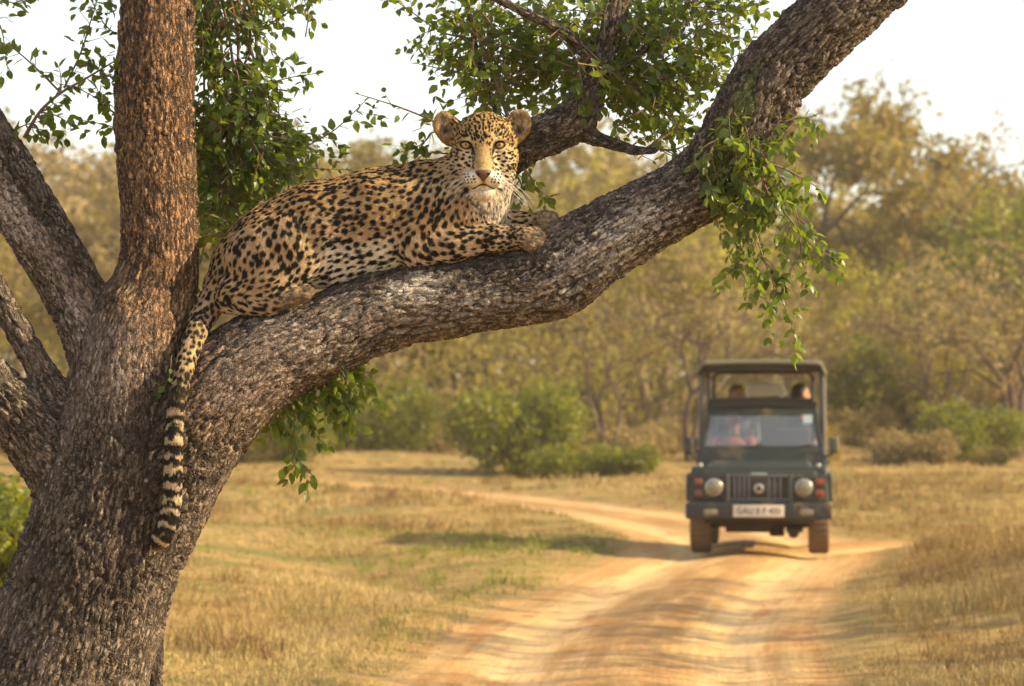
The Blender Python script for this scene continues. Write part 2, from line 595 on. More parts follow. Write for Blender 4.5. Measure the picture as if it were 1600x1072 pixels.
big_tree = empty('leaning_tree', (LIMBS[0][0, 0], LIMBS[0][0, 1], 0.0))
tag(big_tree, 'thick leaning tree with rough grey-brown bark whose long limb carries the leopard', 'tree')
TO = np.array(big_tree.location)
t = NT('tree_bark')
bc = t.attr('bark', 'Vector'); m1 = t.node('ShaderNodeSeparateXYZ', ins={0: t.attr('mask_a', 'Vector')}); m2 = t.node('ShaderNodeSeparateXYZ', ins={0: t.attr('mask_b', 'Vector')})
cv = t.attr('cavity')
n_lo = t.noise(bc, 9, 5, 0.6); n_mid = t.noise(t.scale(bc, (40, 110, 110)), 1.0, 6, 0.65); n_hi = t.noise(t.scale(bc, (150, 420, 420)), 1.0, 4, 0.6)
base = t.mix(t.ramp(n_mid, 0.36, 0.66), (0.026, 0.018, 0.013), (0.36, 0.28, 0.215))
base = t.mix(t.math('MULTIPLY', t.ramp(n_lo, 0.50, 0.66), 0.75), base, t.mix(t.ramp(n_mid, 0.4, 0.75), (0.026, 0.018, 0.013), (0.16, 0.115, 0.08)))
base = t.mix(t.math('MULTIPLY', m2.outputs[2], 0.55), base, (0.20, 0.155, 0.12))
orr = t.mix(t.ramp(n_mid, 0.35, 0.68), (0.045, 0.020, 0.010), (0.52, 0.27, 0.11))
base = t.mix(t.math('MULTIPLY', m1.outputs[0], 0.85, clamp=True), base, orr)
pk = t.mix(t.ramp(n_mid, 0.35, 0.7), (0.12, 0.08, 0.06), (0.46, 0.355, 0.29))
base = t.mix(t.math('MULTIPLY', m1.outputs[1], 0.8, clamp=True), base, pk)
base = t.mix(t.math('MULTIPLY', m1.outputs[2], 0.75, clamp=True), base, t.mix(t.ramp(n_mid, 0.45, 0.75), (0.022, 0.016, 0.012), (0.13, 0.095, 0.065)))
# pale lichen flecks everywhere, patches where the mask says
fl = t.ramp(t.math('ADD', t.noise(bc, 55, 5, 0.7), t.math('MULTIPLY', m2.outputs[0], 0.30)), 0.575, 0.65)
fl = t.math('MULTIPLY', fl, t.math('MULTIPLY_ADD', m2.outputs[0], 0.6, 0.42, clamp=True))
base = t.mix(fl, base, (0.60, 0.53, 0.44))
ms = t.ramp(t.math('ADD', t.noise(bc, 40, 5, 0.7), t.math('MULTIPLY', m2.outputs[1], 0.42)), 0.62, 0.76)
base = t.mix(t.math('MULTIPLY', ms, t.math('MULTIPLY', m2.outputs[1], 0.95, clamp=True)), base, (0.16, 0.20, 0.045))
base = t.mix(t.ramp(cv, 0.62, 0.18), base, (0.018, 0.012, 0.008))
bw = t.node('ShaderNodeVectorMath', operation='ADD', ins={0: t.scale(bc, (17, 60, 60)), 1: t.scale(t.noise(bc, 60, 3, 0.6, 'Color'), (1.6, 1.6, 1.6))}).outputs[0]
vor = t.node('ShaderNodeTexVoronoi', feature='DISTANCE_TO_EDGE', ins={'Vector': bw, 'Scale': 1.0}).outputs['Distance']
crk = t.ramp(vor, 0.02, 0.22)
base = t.mix(t.math('MULTIPLY', t.ramp(crk, 0.55, 0.0), t.math('MULTIPLY', t.ramp(t.noise(bc, 12, 3), 0.36, 0.55, 0.35, 1.0), t.math('MULTIPLY_ADD', m1.outputs[1], -0.55, 0.85))), base, (0.020, 0.013, 0.009))
bh = t.math('ADD', t.math('ADD', t.math('MULTIPLY', n_mid, 0.7), t.math('MULTIPLY', n_hi, 0.3)), t.math('MULTIPLY', crk, 0.9))
nrm = t.bump(bh, 1.0, 0.012)
BARK = t.done(t.bsdf(base, 0.82, nrm, Specular_IOR_Level=0.3))
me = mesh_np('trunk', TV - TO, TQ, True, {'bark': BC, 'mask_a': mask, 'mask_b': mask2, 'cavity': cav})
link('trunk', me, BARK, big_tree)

# ------------------------------------------------------------------ leaves and twigs of the big tree
LT = np.array([(0, 0, 0), (.28, .30, .05), (.28, 0, 0), (.28, -.30, .05), (.62, .27, .03), (.62, 0, -.03), (.62, -.27, .03), (.86, .13, -.03), (.86, 0, -.06), (.86, -.13, -.03), (1.02, 0, -.12)], float)
LF = np.array([(0, 2, 1, 1), (0, 3, 2, 2), (1, 2, 5, 4), (2, 3, 6, 5), (4, 5, 8, 7), (5, 6, 9, 8), (7, 8, 10, 10), (8, 9, 10, 10)])
LFT = np.array([(0, 2, 1), (0, 3, 2), (1, 2, 5), (1, 5, 4), (2, 3, 6), (2, 6, 5), (4, 5, 8), (4, 8, 7), (5, 6, 9), (5, 9, 8), (7, 8, 10), (8, 9, 10)])


class Leaves:
    def __init__(self): self.p, self.d, self.n, self.s, self.c = [], [], [], [], []
    def add(self, p, d, n, s, c):
        self.p.append(p); self.d.append(d); self.n.append(n); self.s.append(s); self.c.append(c)
    def frames(self):
        p, d, n = map(np.array, (self.p, self.d, self.n))
        s = np.array(self.s); c = np.array(self.c)
        d = d / np.linalg.norm(d, axis=1, keepdims=True)
        n = n - d * (n * d).sum(1, keepdims=True); n /= np.linalg.norm(n, axis=1, keepdims=True)
        return p, d, np.cross(n, d), n, s, c
    def mesh(self, name, sel, origin):
        p, d, w, n, s, c = [x[sel] for x in self.frames()]
        V = p[:, None] + s[:, None, None] * (LT[None, :, 0:1] * d[:, None] + LT[None, :, 1:2] * w[:, None] + LT[None, :, 2:3] * n[:, None])
        F = LFT[None] + (np.arange(len(p)) * len(LT))[:, None, None]
        return mesh_np(name, V.reshape(-1, 3) - origin, F.reshape(-1, 3), True, {'rnd': np.repeat(c, len(LT))})


def rv(n=3): return RS.normal(size=n)


LV = Leaves()
TW = Geo()


def sprig(path, r0, leaf=0.036, sp=0.021, sides=0, side_len=0.12, tone=0.5, droop=0.3, depth=0, tw=True):
    """path: world points; leaves alternate along it, side twigs branch from it"""
    S = smooth_path(np.asarray(path, float), 0.02)
    n = len(S)
    rad = np.linspace(r0, r0 * 0.35, n)
    TW.tube(S, rad, 5, RS.rand())
    T = np.gradient(S, axis=0); T /= np.maximum(np.linalg.norm(T, axis=1, keepdims=True), 1e-9)
    L = np.concatenate([[0], np.cumsum(np.linalg.norm(np.diff(S, axis=0), axis=1))])
    s = sp * (1 + RS.rand()); k = 0
    while s < L[-1]:
        i = min(int(np.searchsorted(L, s)), n - 1)
        out = np.cross(T[i], rv()); out /= max(np.linalg.norm(out), 1e-6)
        if k % 2: out = out * np.array([1, 1, 1])
        side = np.cross(T[i], [0, 1, 0]) * (1 if k % 2 else -1)
        d = T[i] * 0.6 + side * 0.7 + out * 0.55 + np.array([0, 0, -droop * 0.6])
        nn = np.array([0, -0.2, 1.0]) * 0.8 + rv() * 0.75
        sz = leaf * (0.42 + 0.95 * RS.rand()) * (1 if s < L[-1] * 0.85 else 0.75)
        LV.add(S[i] + rad[i] * out, d, nn, sz, np.clip(tone + 0.28 * RS.normal(), 0, 1))
        s += sp * (0.6 + 0.8 * RS.rand()); k += 1
    LV.add(S[-1], T[-1] + rv() * 0.2, np.array([0, 0, 1.0]) + rv() * 0.6, leaf * 0.9, np.clip(tone + 0.2 * RS.normal(), 0, 1))
    if depth < 2:
        for q in range(sides):
            i = int((0.12 + 0.85 * (q + RS.rand()) / max(sides, 1)) * (n - 1))
            out = np.cross(T[i], rv()); out /= max(np.linalg.norm(out), 1e-6)
            d = T[i] * 0.7 + out * 0.9 + np.array([0, 0, -droop * 0.5]); d /= np.linalg.norm(d)
            ln = side_len * (0.5 + 0.8 * RS.rand())
            a = S[i]; b = a + d * ln * 0.5; c = a + d * ln + np.array([0, 0, -droop * ln * 0.35]) + rv() * ln * 0.08
            sprig([a, b, c], rad[i] * 0.6, leaf, sp, 0 if depth else sides // 3, side_len * 0.6, tone, droop, depth + 1)


def psprig(rows, r0=0.004, **kw):
    sprig([P(x, y, D0 + o * PX) for x, y, o in rows], r0, **kw)


def in_poly(x, y, poly):
    c = False
    j = len(poly) - 1
    for i in range(len(poly)):
        xi, yi = poly[i]; xj, yj = poly[j]
        if (yi > y) != (yj > y) and x < (xj - xi) * (y - yi) / (yj - yi) + xi: c = not c
        j = i
    return c


def fill(poly, root, count, o0, o1, length=90, tone=0.45, leaf=0.035, up=0.0, sp=0.02, rj=0.5):
    xs = [p[0] for p in poly]; ys = [p[1] for p in poly]
    k = 0
    while k < count:
        x, y = RS.uniform(min(xs), max(xs)), RS.uniform(min(ys), max(ys))
        if not in_poly(x, y, poly): continue
        dx, dy = x - root[0], y - root[1]
        dl = math.hypot(dx, dy) + 1e-6
        a = np.array([dx / dl, dy / dl]) + RS.normal(size=2) * rj + np.array([0, -up]); a /= np.linalg.norm(a)
        ln = length * (0.5 + 0.8 * RS.rand())
        sx, sy = x - a[0] * ln, y - a[1] * ln
        o = RS.uniform(o0, o1); ob = o + RS.normal() * ln * 0.5
        mx, my = (x + sx) / 2 + RS.normal() * 5, (y + sy) / 2 - abs(RS.normal()) * 5
        psprig([(sx, sy, ob), (mx, my, (o + ob) / 2), (x, y, o)], 0.0028, leaf=leaf, sp=sp, sides=2, side_len=0.09, tone=tone, depth=1 if RS.rand() < 0.4 else 0)
        k += 1


# crown over the middle, behind the leopard's head
R1 = [(640, -25), (662, 40), (655, 95), (700, 130), (705, 165), (760, 182), (840, 175), (880, 150), (960, 190), (1000, 225), (1060, 220), (1105, 165), (1150, 95), (1235, -20)]
fill(R1, (930, 80), 150, 20, 230, 80, 0.42)
fill([(700, -25), (690, 60), (720, 150), (850, 160), (900, 60), (1000, 130), (1090, 140), (1200, -20)], (930, 60), 100, 60, 260, 70, 0.36)
fill([(960, 150), (1000, 230), (1080, 215), (1120, 150), (1180, 60), (1100, 40)], (960, 140), 50, 70, 200, 60, 0.5, rj=0.8)
for a, b, c in [((960, 200, 60), (1010, 170, 80), (1090, 150, 100)), ((1000, 238, 50), (1050, 205, 70), (1085, 170, 90)), ((905, 190, 60), (960, 150, 60), (1040, 120, 80)), ((1025, 232, 46), (1050, 235, 50), (1075, 225, 60))]:
    psprig([a, b, c], 0.005, sides=5, side_len=0.14, tone=0.35)
psprig([(800, 200, 80), (765, 100, 100), (735, 20, 110), (728, -60, 120)], 0.008, sides=9, side_len=0.2, tone=0.4)
psprig([(735, 60, 110), (690, 50, 100), (645, 20, 90), (610, -5, 80)], 0.004, sides=5, side_len=0.12, tone=0.45)
psprig([(750, 120, 100), (700, 110, 90), (655, 100, 80)], 0.004, sides=5, side_len=0.1, tone=0.45)
# behind the trunk, to its right
R2 = [(300, 150), (345, 120), (400, 128), (440, 120), (440, 190), (470, 215), (525, 205), (525, 240), (470, 290), (420, 325), (370, 380), (330, 400), (300, 410)]
for k in range(7):
    x = 315 + 14 * k
    psprig([(300 + 12 * k, -50, 60), (x, 50, 70), (x + 10 + RS.normal() * 8, 150, 80), (x + 20 + RS.normal() * 12, 260, 90)], 0.007, sides=7, side_len=0.16, tone=0.38)
fill(R2, (340, 200), 120, 40, 230, 75, 0.42, rj=0.8)
fill([(300, 200), (400, 210), (460, 240), (440, 290), (370, 340), (310, 400)], (340, 260), 50, 60, 260, 60, 0.6, rj=1.2)
fill([(300, -20), (500, -20), (470, 10), (400, 30), (345, 60), (300, 110)], (320, -60), 45, 40, 200, 60, 0.4)
psprig([(330, 190, 80), (400, 140, 70), (450, 122, 66), (492, 115, 60)], 0.004, sides=6, side_len=0.08, tone=0.4)
psprig([(400, 290, 80), (470, 235, 70), (520, 205, 66), (548, 180, 60), (568, 160, 56)], 0.004, sides=7, side_len=0.08, tone=0.4)
psprig([(390, 60, 90), (450, 20, 80), (500, -2, 70)], 0.004, sides=5, side_len=0.1, tone=0.42)
psprig([(430, 250, 60), (480, 262, 55), (540, 265, 50)], 0.003, sides=4, side_len=0.08, tone=0.45)
psprig([(390, 40, 80), (392, 70, 82), (378, 108, 84)], 0.005, sides=1, tone=0.3)
# far left twigs
psprig([(38, 215, 50), (62, 175, 40), (95, 145, 30), (135, 122, 30), (188, 90, 30)], 0.007, sides=9, side_len=0.11, tone=0.38)
psprig([(95, 145, 30), (55, 105, 20), (15, 72, 10), (-20, 60, 0)], 0.004, sides=4, side_len=0.06, tone=0.4)
psprig([(100, 138, 30), (125, 85, 30), (138, 45, 30), (158, -20, 30)], 0.004, sides=7, side_len=0.08, tone=0.4)
psprig([(200, 60, 60), (165, 40, 40), (130, -25, 30)], 0.003, sides=4, side_len=0.08, tone=0.4)
psprig([(200, 190, 70), (165, 165, 60), (148, 130, 60)], 0.004, sides=5, side_len=0.08, tone=0.4)
psprig([(200, 230, 70), (178, 200, 60), (130, 188, 60)], 0.003, sides=4, side_len=0.06, tone=0.4)
psprig([(-30, 20, 20), (0, 40, 20), (12, 110, 20)], 0.003, sides=4, side_len=0.06, tone=0.45)
psprig([(-30, -20, 20), (20, 5, 20), (60, -5, 20)], 0.003, sides=4, side_len=0.06, tone=0.45)
psprig([(20, 205, 50), (40, 195, 40), (70, 188, 30)], 0.003, sides=3, side_len=0.05, tone=0.4)
# beside the head
psprig([(705, 205, 40), (670, 186, 30), (620, 166, 20), (563, 148, 10)], 0.0045, sp=0.05, sides=3, side_len=0.05, tone=0.35, leaf=0.034)
psprig([(715, 225, 50), (680, 205, 40), (660, 225, 30), (625, 238, 20)], 0.004, sides=5, side_len=0.08, tone=0.4)
psprig([(700, 240, 60), (665, 240, 40), (640, 262, 30)], 0.003, sides=3, side_len=0.06, tone=0.4)
psprig([(690, 215, 50), (685, 190, 40), (668, 180, 40)], 0.003, sides=3, side_len=0.06, tone=0.4)
psprig([(808, 250, 55), (828, 275, 50), (840, 300, 45), (856, 318, 40)], 0.004, sides=4, side_len=0.07, tone=0.55)
psprig([(800, 262, 60), (815, 290, 55), (812, 318, 50)], 0.004, sides=3, side_len=0.07, tone=0.6)
psprig([(815, 215, 60), (835, 240, 60), (828, 262, 60)], 0.003, sides=2, side_len=0.05, tone=0.6)
# hanging from the limb at the right
for rows, sd in [([(1150, 255, -70), (1170, 330, -80), (1195, 410, -84), (1222, 470, -84), (1243, 524, -84)], 9),
                 ([(1175, 250, -70), (1205, 300, -80), (1240, 350, -84), (1272, 385, -84), (1300, 402, -84)], 8),
                 ([(1165, 280, -74), (1168, 350, -76), (1172, 410, -70), (1195, 470, -70)], 7),
                 ([(1190, 240, -60), (1225, 290, -70), (1248, 350, -70), (1250, 430, -70)], 7),
                 ([(1180, 205, -60), (1225, 190, -50), (1270, 182, -50)], 6),
                 ([(1200, 255, -60), (1235, 268, -60), (1272, 290, -60)], 4),
                 ([(1100, 260, -80), (1115, 300, -86), (1140, 320, -88)], 5),
                 ([(1130, 200, -78), (1112, 240, -86), (1125, 290, -88)], 5),
                 ([(1170, 200, -80), (1150, 235, -88), (1160, 290, -90)], 6),
                 ([(1150, 330, -80), (1160, 390, -80), (1150, 420, -80)], 3)]:
    psprig(rows, 0.004, sides=sd, side_len=0.095, tone=0.68, droop=0.9, leaf=0.034, sp=0.018)
fill([(1110, 200), (1190, 210), (1215, 280), (1205, 370), (1160, 360), (1130, 300)], (1150, 180), 26, -92, -70, 45, 0.65, 0.038, up=-0.8)
# under the limb, left
psprig([(440, 610, 20), (462, 660, 20), (452, 700, 20), (488, 742, 20)], 0.004, sides=6, side_len=0.1, tone=0.55, droop=0.7)
psprig([(470, 590, 20), (520, 575, 10), (578, 582, 0)], 0.004, sides=6, side_len=0.11, tone=0.55, droop=0.7)
psprig([(490, 590, 30), (530, 610, 20), (560, 640, 10)], 0.004, sides=6, side_len=0.1, tone=0.55, droop=0.7)
fill([(430, 640), (470, 590), (560, 572), (560, 620), (500, 660), (430, 680)], (480, 570), 26, 0, 60, 40, 0.5, 0.04, up=-0.8)
# by the tail, between trunk and limb
psprig([(300, 430, 40), (318, 470, 40), (322, 500, 40)], 0.003, sides=3, side_len=0.04, tone=0.6, leaf=0.03)
psprig([(268, 555, -98), (264, 590, -100), (250, 615, -100)], 0.002, sides=3, side_len=0.03, tone=0.6, leaf=0.025)
# out of the picture overhead: crown that shades the trunk
fill([(-300, -330), (900, -330), (900, -90), (-300, -90)], (400, -100), 60, 60, 320, 110, 0.45, 0.045)

TREE_LEAF = leaf_mat('tree_leaf', [(0.018, 0.040, 0.006), (0.050, 0.090, 0.012), (0.14, 0.18, 0.025)], (0.36, 0.46, 0.03), 0.38, tw=0.38)
TWIG = simple('twig_bark', (0.16, 0.10, 0.065), 0.8, var=0.35, vscale=30)
link('twigs', TW.build('twigs'), TWIG, big_tree).location = -TO
lp = np.array(LV.p); lx, ly = photo_xy(lp)
inview = (lx > 5) & (lx < 1595) & (ly > 5) & (ly < 1067)
score = np.where(inview & (np.array(LV.n)[:, 1] ** 2 < 9), np.array(LV.s) / (lp[:, 1]) + 0.004 * (lx > 1080) * (lp[:, 1] < 9.25), -1)
order = np.argsort(-score)
one = order[:290]; rest = order[290:]
o = link('foliage', LV.mesh('foliage', rest, TO), TREE_LEAF, big_tree); o['kind'] = 'stuff'
p_, d_, w_, n_, s_, c_ = LV.frames()
leaf_me = []
for k in range(8):
    lt = LT.copy(); lt[:, 2] += 0.25 * (k % 3 - 1) * lt[:, 0] ** 2 * 0.5; lt[:, 1] *= 0.85 + 0.08 * (k % 4)
    m_ = mesh_np('leaf', lt, LFT, True, {'rnd': np.full(len(LT), (k + 0.5) / 8)}); m_.materials.append(TREE_LEAF)
    leaf_me.append(m_)
for i in one:
    m_ = leaf_me[int(min(c_[i] * 8, 7))]
    o = bpy.data.objects.new('leaf', m_); COL.objects.link(o); o.parent = big_tree
    s = s_[i]
    M = Matrix(((d_[i][0] * s, w_[i][0] * s, n_[i][0] * s, p_[i][0] - TO[0]), (d_[i][1] * s, w_[i][1] * s, n_[i][1] * s, p_[i][1] - TO[1]), (d_[i][2] * s, w_[i][2] * s, n_[i][2] * s, p_[i][2] - TO[2]), (0, 0, 0, 1)))
    o.matrix_basis = M
# ------------------------------------------------------------------ the leopard
def W(x, y, o): return P(x, y, D0 + o * PX)


def dirw(dx, dy, do):
    v = W(800 + dx, 500 + dy, do) - W(800, 500, 0)
    return v / np.linalg.norm(v)


leo = empty('leopard', W(600, 430, 12))
tag(leo, 'spotted leopard lying along the limb, face turned to the viewer and tail hanging down', 'leopard')
LO = np.array(leo.location)

TB = 12.0      # depth offset of the trunk of the body
HY = -6.0      # depth offset of the skull
HX, HZ = 757.0, 235.0

# x grid finer over the head, z grid finer over the head, y grid finer in front of it
xs = np.concatenate([np.arange(228, 690, 2.0), np.arange(690, 836, 1.05), np.arange(836, 892, 2.0)])
zs = np.concatenate([np.arange(885, 500, -2.4), np.arange(500, 322, -2.0), np.arange(322, 160, -1.05)])
ys = np.concatenate([np.arange(-150, -104, 2.6), np.arange(-104, -14, 1.15), np.arange(-14, 100, 2.2)])
LFd = Field((xs - 800) * PX, D0 + ys * PX, CAM_H + D0 * math.sin(PITCH) - (zs - 536) * PX)
PR = []        # primitives kept for the coat: a, b, ra, rb, flow, pitch, elongation, region


def cone(a, b, ra, rb, k=14, flow=(-1, 0.25, 0), pitch=17, el=1.2, reg=0, rec=True):
    A, B = W(*a), W(*b)
    LFd.cone(A, B, ra * PX, rb * PX, k * PX)
    if rec: PR.append((A, B, ra * PX, rb * PX, dirw(*flow), pitch, el, reg))


def ell(c, r, k=10, rot=0.0, flow=(-1, 0.25, 0), pitch=17, el=1.2, reg=0, rec=True, sub=False, yaw=0.0):
    """r = (across, up, towards the camera) in px; rot turns it in the picture plane"""
    C_ = W(*c)
    a = math.radians(rot); y = math.radians(yaw)
    ax = np.array([math.cos(a), 0, math.sin(a)]); up = np.array([-math.sin(a), 0, math.cos(a)]); fw = np.array([0, 1, 0])
    ax2 = ax * math.cos(y) + fw * math.sin(y); fw2 = -ax * math.sin(y) + fw * math.cos(y)
    LFd.ell(C_, np.array([r[0], r[1], r[2]]) * PX, k * PX, R=[ax2, up, fw2], sub=sub)
    if rec and not sub:
        m = min(r); L = max(r[0], r[1]) - m
        v = (ax2 if r[0] > r[1] else up) * L * PX
        PR.append((C_ - v, C_ + v, m * PX, m * PX, dirw(*flow), pitch, el, reg))


# regions: 0 body 1 leg 2 tail 3 neck 4 head 5 ear 6 paw
cone((385, 432, TB), (430, 392, TB), 52, 66, 20, (-0.7, 0.8, 0), 15)
cone((430, 392, TB), (500, 362, TB), 66, 72, 30, (-1, 0.4, 0), 15.5)
cone((500, 362, TB), (590, 343, TB), 72, 74, 30, (-1, 0.2, 0), 16, 1.12)
cone((590, 343, TB), (660, 330, TB), 74, 70, 30, (-1, 0.2, 0), 15.5, 1.12)
cone((660, 330, TB), (705, 312, 8), 68, 52, 30, (-0.9, 0.5, 0), 14, 1.3)
cone((352, 452, TB), (385, 428, TB), 34, 54, 20, (-0.6, 1, 0), 14, 1.3)
cone((370, 400, TB), (450, 350, TB), 30, 34, 26, (-1, 0.5, 0), 14, 1.3)
# the belly, soft and settled on the bark; ribs and the hollow before the thigh
cone((505, 396, 6), (600, 374, 6), 47, 46, 20, (-1, 0.3, 0), 17, 1.6)
cone((520, 415, -2), (615, 382, 0), 30, 36, 14, (-1, 0.3, 0), 16, 1.7)
for k_ in range(4):
    cone((575 + 20 * k_, 300, -44 + 3 * k_), (556 + 22 * k_, 372, -46 + 3 * k_), 12, 12, 12, rec=False)
cone((655, 275, -10), (640, 340, -38), 24, 22, 12, (-0.6, 0.8, 0), 14, 1.4)
# neck and chest
cone((700, 305, 4), (752, 262, 0), 50, 44, 26, (-0.8, 0.8, 0), 10.5, 1.25, 3)
cone((725, 335, -6), (760, 300, -12), 42, 36, 24, (0.1, 1, 0), 11, 1.2, 3)
cone((755, 330, 0), (762, 285, -6), 34, 36, 24, (0.3, 1, 0), 9, 1.1, 3)
# shoulder and near foreleg
cone((670, 318, -22), (650, 378, -30), 42, 30, 9, (-0.25, 1, 0), 15, 1.4, 1)
cone((690, 345, -22), (655, 385, -30), 30, 27, 16, (-0.2, 1, 0), 16, 1.3, 1)
cone((648, 388, -30), (705, 382, -34), 25.5, 24.5, 12, (1, 0.0, 0), 18, 1.35, 1)
cone((705, 382, -34), (772, 372, -38), 24.5, 18.5, 12, (1, -0.1, 0), 15, 1.2, 1)
cone((772, 372, -38), (812, 370, -40), 18.5, 18, 10, (1, -0.05, 0), 9, 1.0, 1)
ell((822, 371, -41), (20, 18.5, 18), 4, -4, (1, 0.1, 0), 8, 1.0, 6)
for x, y, o, r in ((836, 362, -34, 8.5), (842, 369, -42, 8.8), (838, 378, -50, 8.6), (828, 384, -55, 8.0)):
    ell((x, y, o), (r + 2.5, r, r), 1.0, 0, (1, 0.2, 0), 8, 1, 6)
# far foreleg
cone((735, 345, 26), (790, 348, 26), 26, 20, 16, (1, 0, 0), 13, 1.2, 1)
cone((782, 344, 22), (825, 347, 18), 19, 15.5, 10, (1, 0, 0), 11, 1.5, 1)
ell((848, 345, 12), (19, 16.5, 18), 6, 12, (1, 0, 0), 8, 1.0, 6)
for x, y, o, r in ((862, 338, 16, 8.2), (866, 344, 6, 8.4), (861, 351, -4, 8.0), (850, 356, -8, 7.5)):
    ell((x, y, o), (r + 2.5, r, r), 1.0, 0, (1, 0.2, 0), 8, 1, 6)
# near hind leg: thigh, shank folded back, foot forward on the bark
ell((424, 398, -30), (73, 60, 44), 6, 22, (-0.2, 1, 0), 17.5, 1.2, 1)
ell((452, 382, -40), (44, 50, 36), 5, 0, (0.25, 1, 0), 17.5, 1.3, 1)
cone((478, 408, -40), (425, 440, -40), 26, 30, 12, (-0.8, 0.4, 0), 15, 1.4, 1)
cone((425, 440, -40), (368, 458, -34), 30, 27, 14, (-1, 0.2, 0), 14, 1.5, 1)
cone((356, 470, -34), (420, 478, -50), 20, 15, 5, (1, 0.1, 0), 12, 1.7, 1)
cone((420, 478, -50), (464, 462, -56), 15, 14, 4, (1, -0.2, 0), 10, 1.2, 6)
for x, y, o, r in ((476, 452, -52, 8.5), (482, 456, -59, 8.5), (477, 463, -64, 8)):
    ell((x, y, o), (r + 2, r, r), 2.2, 10, (1, 0, 0), 9, 1, 6)
# far hind leg, tucked over the other side
ell((430, 410, 48), (62, 50, 34), 10, 22, (0, 1, 0), 16, 1.2, 1)
cone((440, 470, 52), (380, 470, 52), 18, 20, 8, (-1, 0, 0), 14, 1.2, 1)
# tail
TAIL = [(350, 452, 22), (333, 470, 22.5), (318, 492, 21), (307, 518, 18.5), (296, 548, 17), (286, 582, 15.5), (279, 615, 15), (274, 650, 14.5), (271.5, 690, 14.5), (270.5, 738, 14.8), (269, 782, 15.6), (263, 818, 16.2), (255, 836, 16.2), (247, 848, 14.5)]
tp = []
for i, (x, y, r) in enumerate(TAIL):
    dd = [tree_depth(x + q, y) for q in (-0.6 * r, 0, 0.6 * r)]
    dd = [q for q in dd if q is not None]
    o = ((min(dd) - D0) / PX - r * 0.86) if dd else None
    if i < 3: o = [-2, -10, -22][i]
    elif o is None: o = tp[-1][2]
    tp.append([x, y, min(o, tp[-1][2] + 6) if tp else o, r])
for i in range(3, len(tp) - 1): tp[i][2] = min(tp[i][2], 0.5 * (tp[i - 1][2] + tp[i + 1][2]) + 2)
for i in range(len(tp) - 1):
    a, b = tp[i], tp[i + 1]
    PR_flow = (b[0] - a[0], b[1] - a[1], b[2] - a[2])
    cone(a[:3], b[:3], a[3] - 1.6, b[3] - 1.6, 8 if i < 3 else 3, PR_flow, 14, 1.1, 2)
TAILW = smooth_path([np.append(W(*q[:3]), q[3] * PX) for q in tp], 0.01)


# head (u right, v up, w to the camera; px from the middle of the skull)
def H(u, v, w): return (HX + u, HZ - v, HY - w)


HP = dict(flow=(0, -1, 0), pitch=7.3, el=1.35, reg=4)
ell(H(0, 18, 2), (47, 42, 54), 10, **HP)
ell(H(0, 0, 2), (48, 36, 48), 8, **HP)
for s in (-1, 1):
    ell(H(s * 29, -9, 12), (24, 27, 32), 7, **HP)
    ell(H(s * 20, 22, 36), (15, 8, 12), 6, **HP)
    ell(H(s * 13.5 - 2, -44, 57), (17, 12, 19), 3.5, s * -14, **HP)
    ell(H(s * 30, -30, 14), (18, 22, 26), 8, **HP)
cone(H(-2, 8, 34), H(-2, -26, 62), 18, 15, 10, rec=False)
cone(H(-2, -26, 60), H(-2, -33, 70), 13.5, 10.5, 6, rec=False)
cone(H(-1, -34, 22), H(-2, -42, 46), 30, 22, 10, rec=False)
ell(H(-2, -36, 76), (12.5, 7, 8), 4, rec=False)
ell(H(-2, -65, 46), (16, 13, 18), 5, **HP)
ell(H(0, -52, 20), (28, 22, 32), 9, **HP)
for s in (-1, 1):        # nostrils, and the folds beside the nose
    ell(H(-2 + s * 8, -38, 85), (3.2, 2.6, 5), 1.5, s * 25, sub=True)
cone_sub = [(H(-2, -44, 82), H(-2, -53, 80), 1.6, 1.6), (H(-2, -54, 80), H(-16, -58, 68), 1.7, 1.7), (H(-2, -54, 80), H(12, -58, 68), 1.7, 1.7), (H(-16, -58, 68), H(-21, -61, 60), 1.7, 1.2), (H(12, -58, 68), H(17, -61, 60), 1.7, 1.2)]
for a, b, ra, rb in cone_sub:
    LFd.cone(W(*a), W(*b), ra * PX, rb * PX, 1.5 * PX, sub=True)
EYES = [(-29.0, 8.0, -6), (23.5, 8.0, 6)]
for u, v, r in EYES:
    s = -1 if u < 0 else 1
    ell(H(u, v, 38), (11, 10, 10), 4, rec=False)
    ell(H(u - s * 1.5, v + 7.0, 44.5), (11.5, 3.4, 8), 3, s * 9, rec=False)
    ell(H(u, v - 8, 43), (9, 3.0, 6), 3, s * 6, rec=False)
    ell(H(u, v, 52), (7.9, 4.9, 13), 1.6, s * 12, sub=True)
# ears
for s, cx, cy, rot, rx, ry in ((-1, 698, 199, 28, 20.5, 25), (1, 809, 197, -26, 20.5, 24.5)):
    yaw = -s * 18
    ell((cx, cy, HY + 10), (rx, ry, 11), 5, rot, (0, -1, 0), 9, 1, 5, yaw=yaw)
    ell((cx - s * 8, cy + 12, HY + 6), (17, 17, 16), 8, rot, (0, -1, 0), 9, 1, 5)
    ell((cx - s * 14, cy + 2, HY + 8), (12, 16, 14), 8, rot, (0, -1, 0), 9, 1, 4)
    ell((cx + s * 1.5, cy + 0, HY - 3), (rx - 5.2, ry - 5.0, 11), 2.5, rot, sub=True, yaw=yaw)
    ell((cx + s * 1, cy + 7, HY + 0), (8, 9, 13), 3, rot, sub=True, yaw=yaw)

LVt, LQ = LFd.mesh()
# keep only the body itself
LVt = relax(LVt, LQ, 1, 0.5)
LN = vnormals(LVt, LQ)
LFd = None

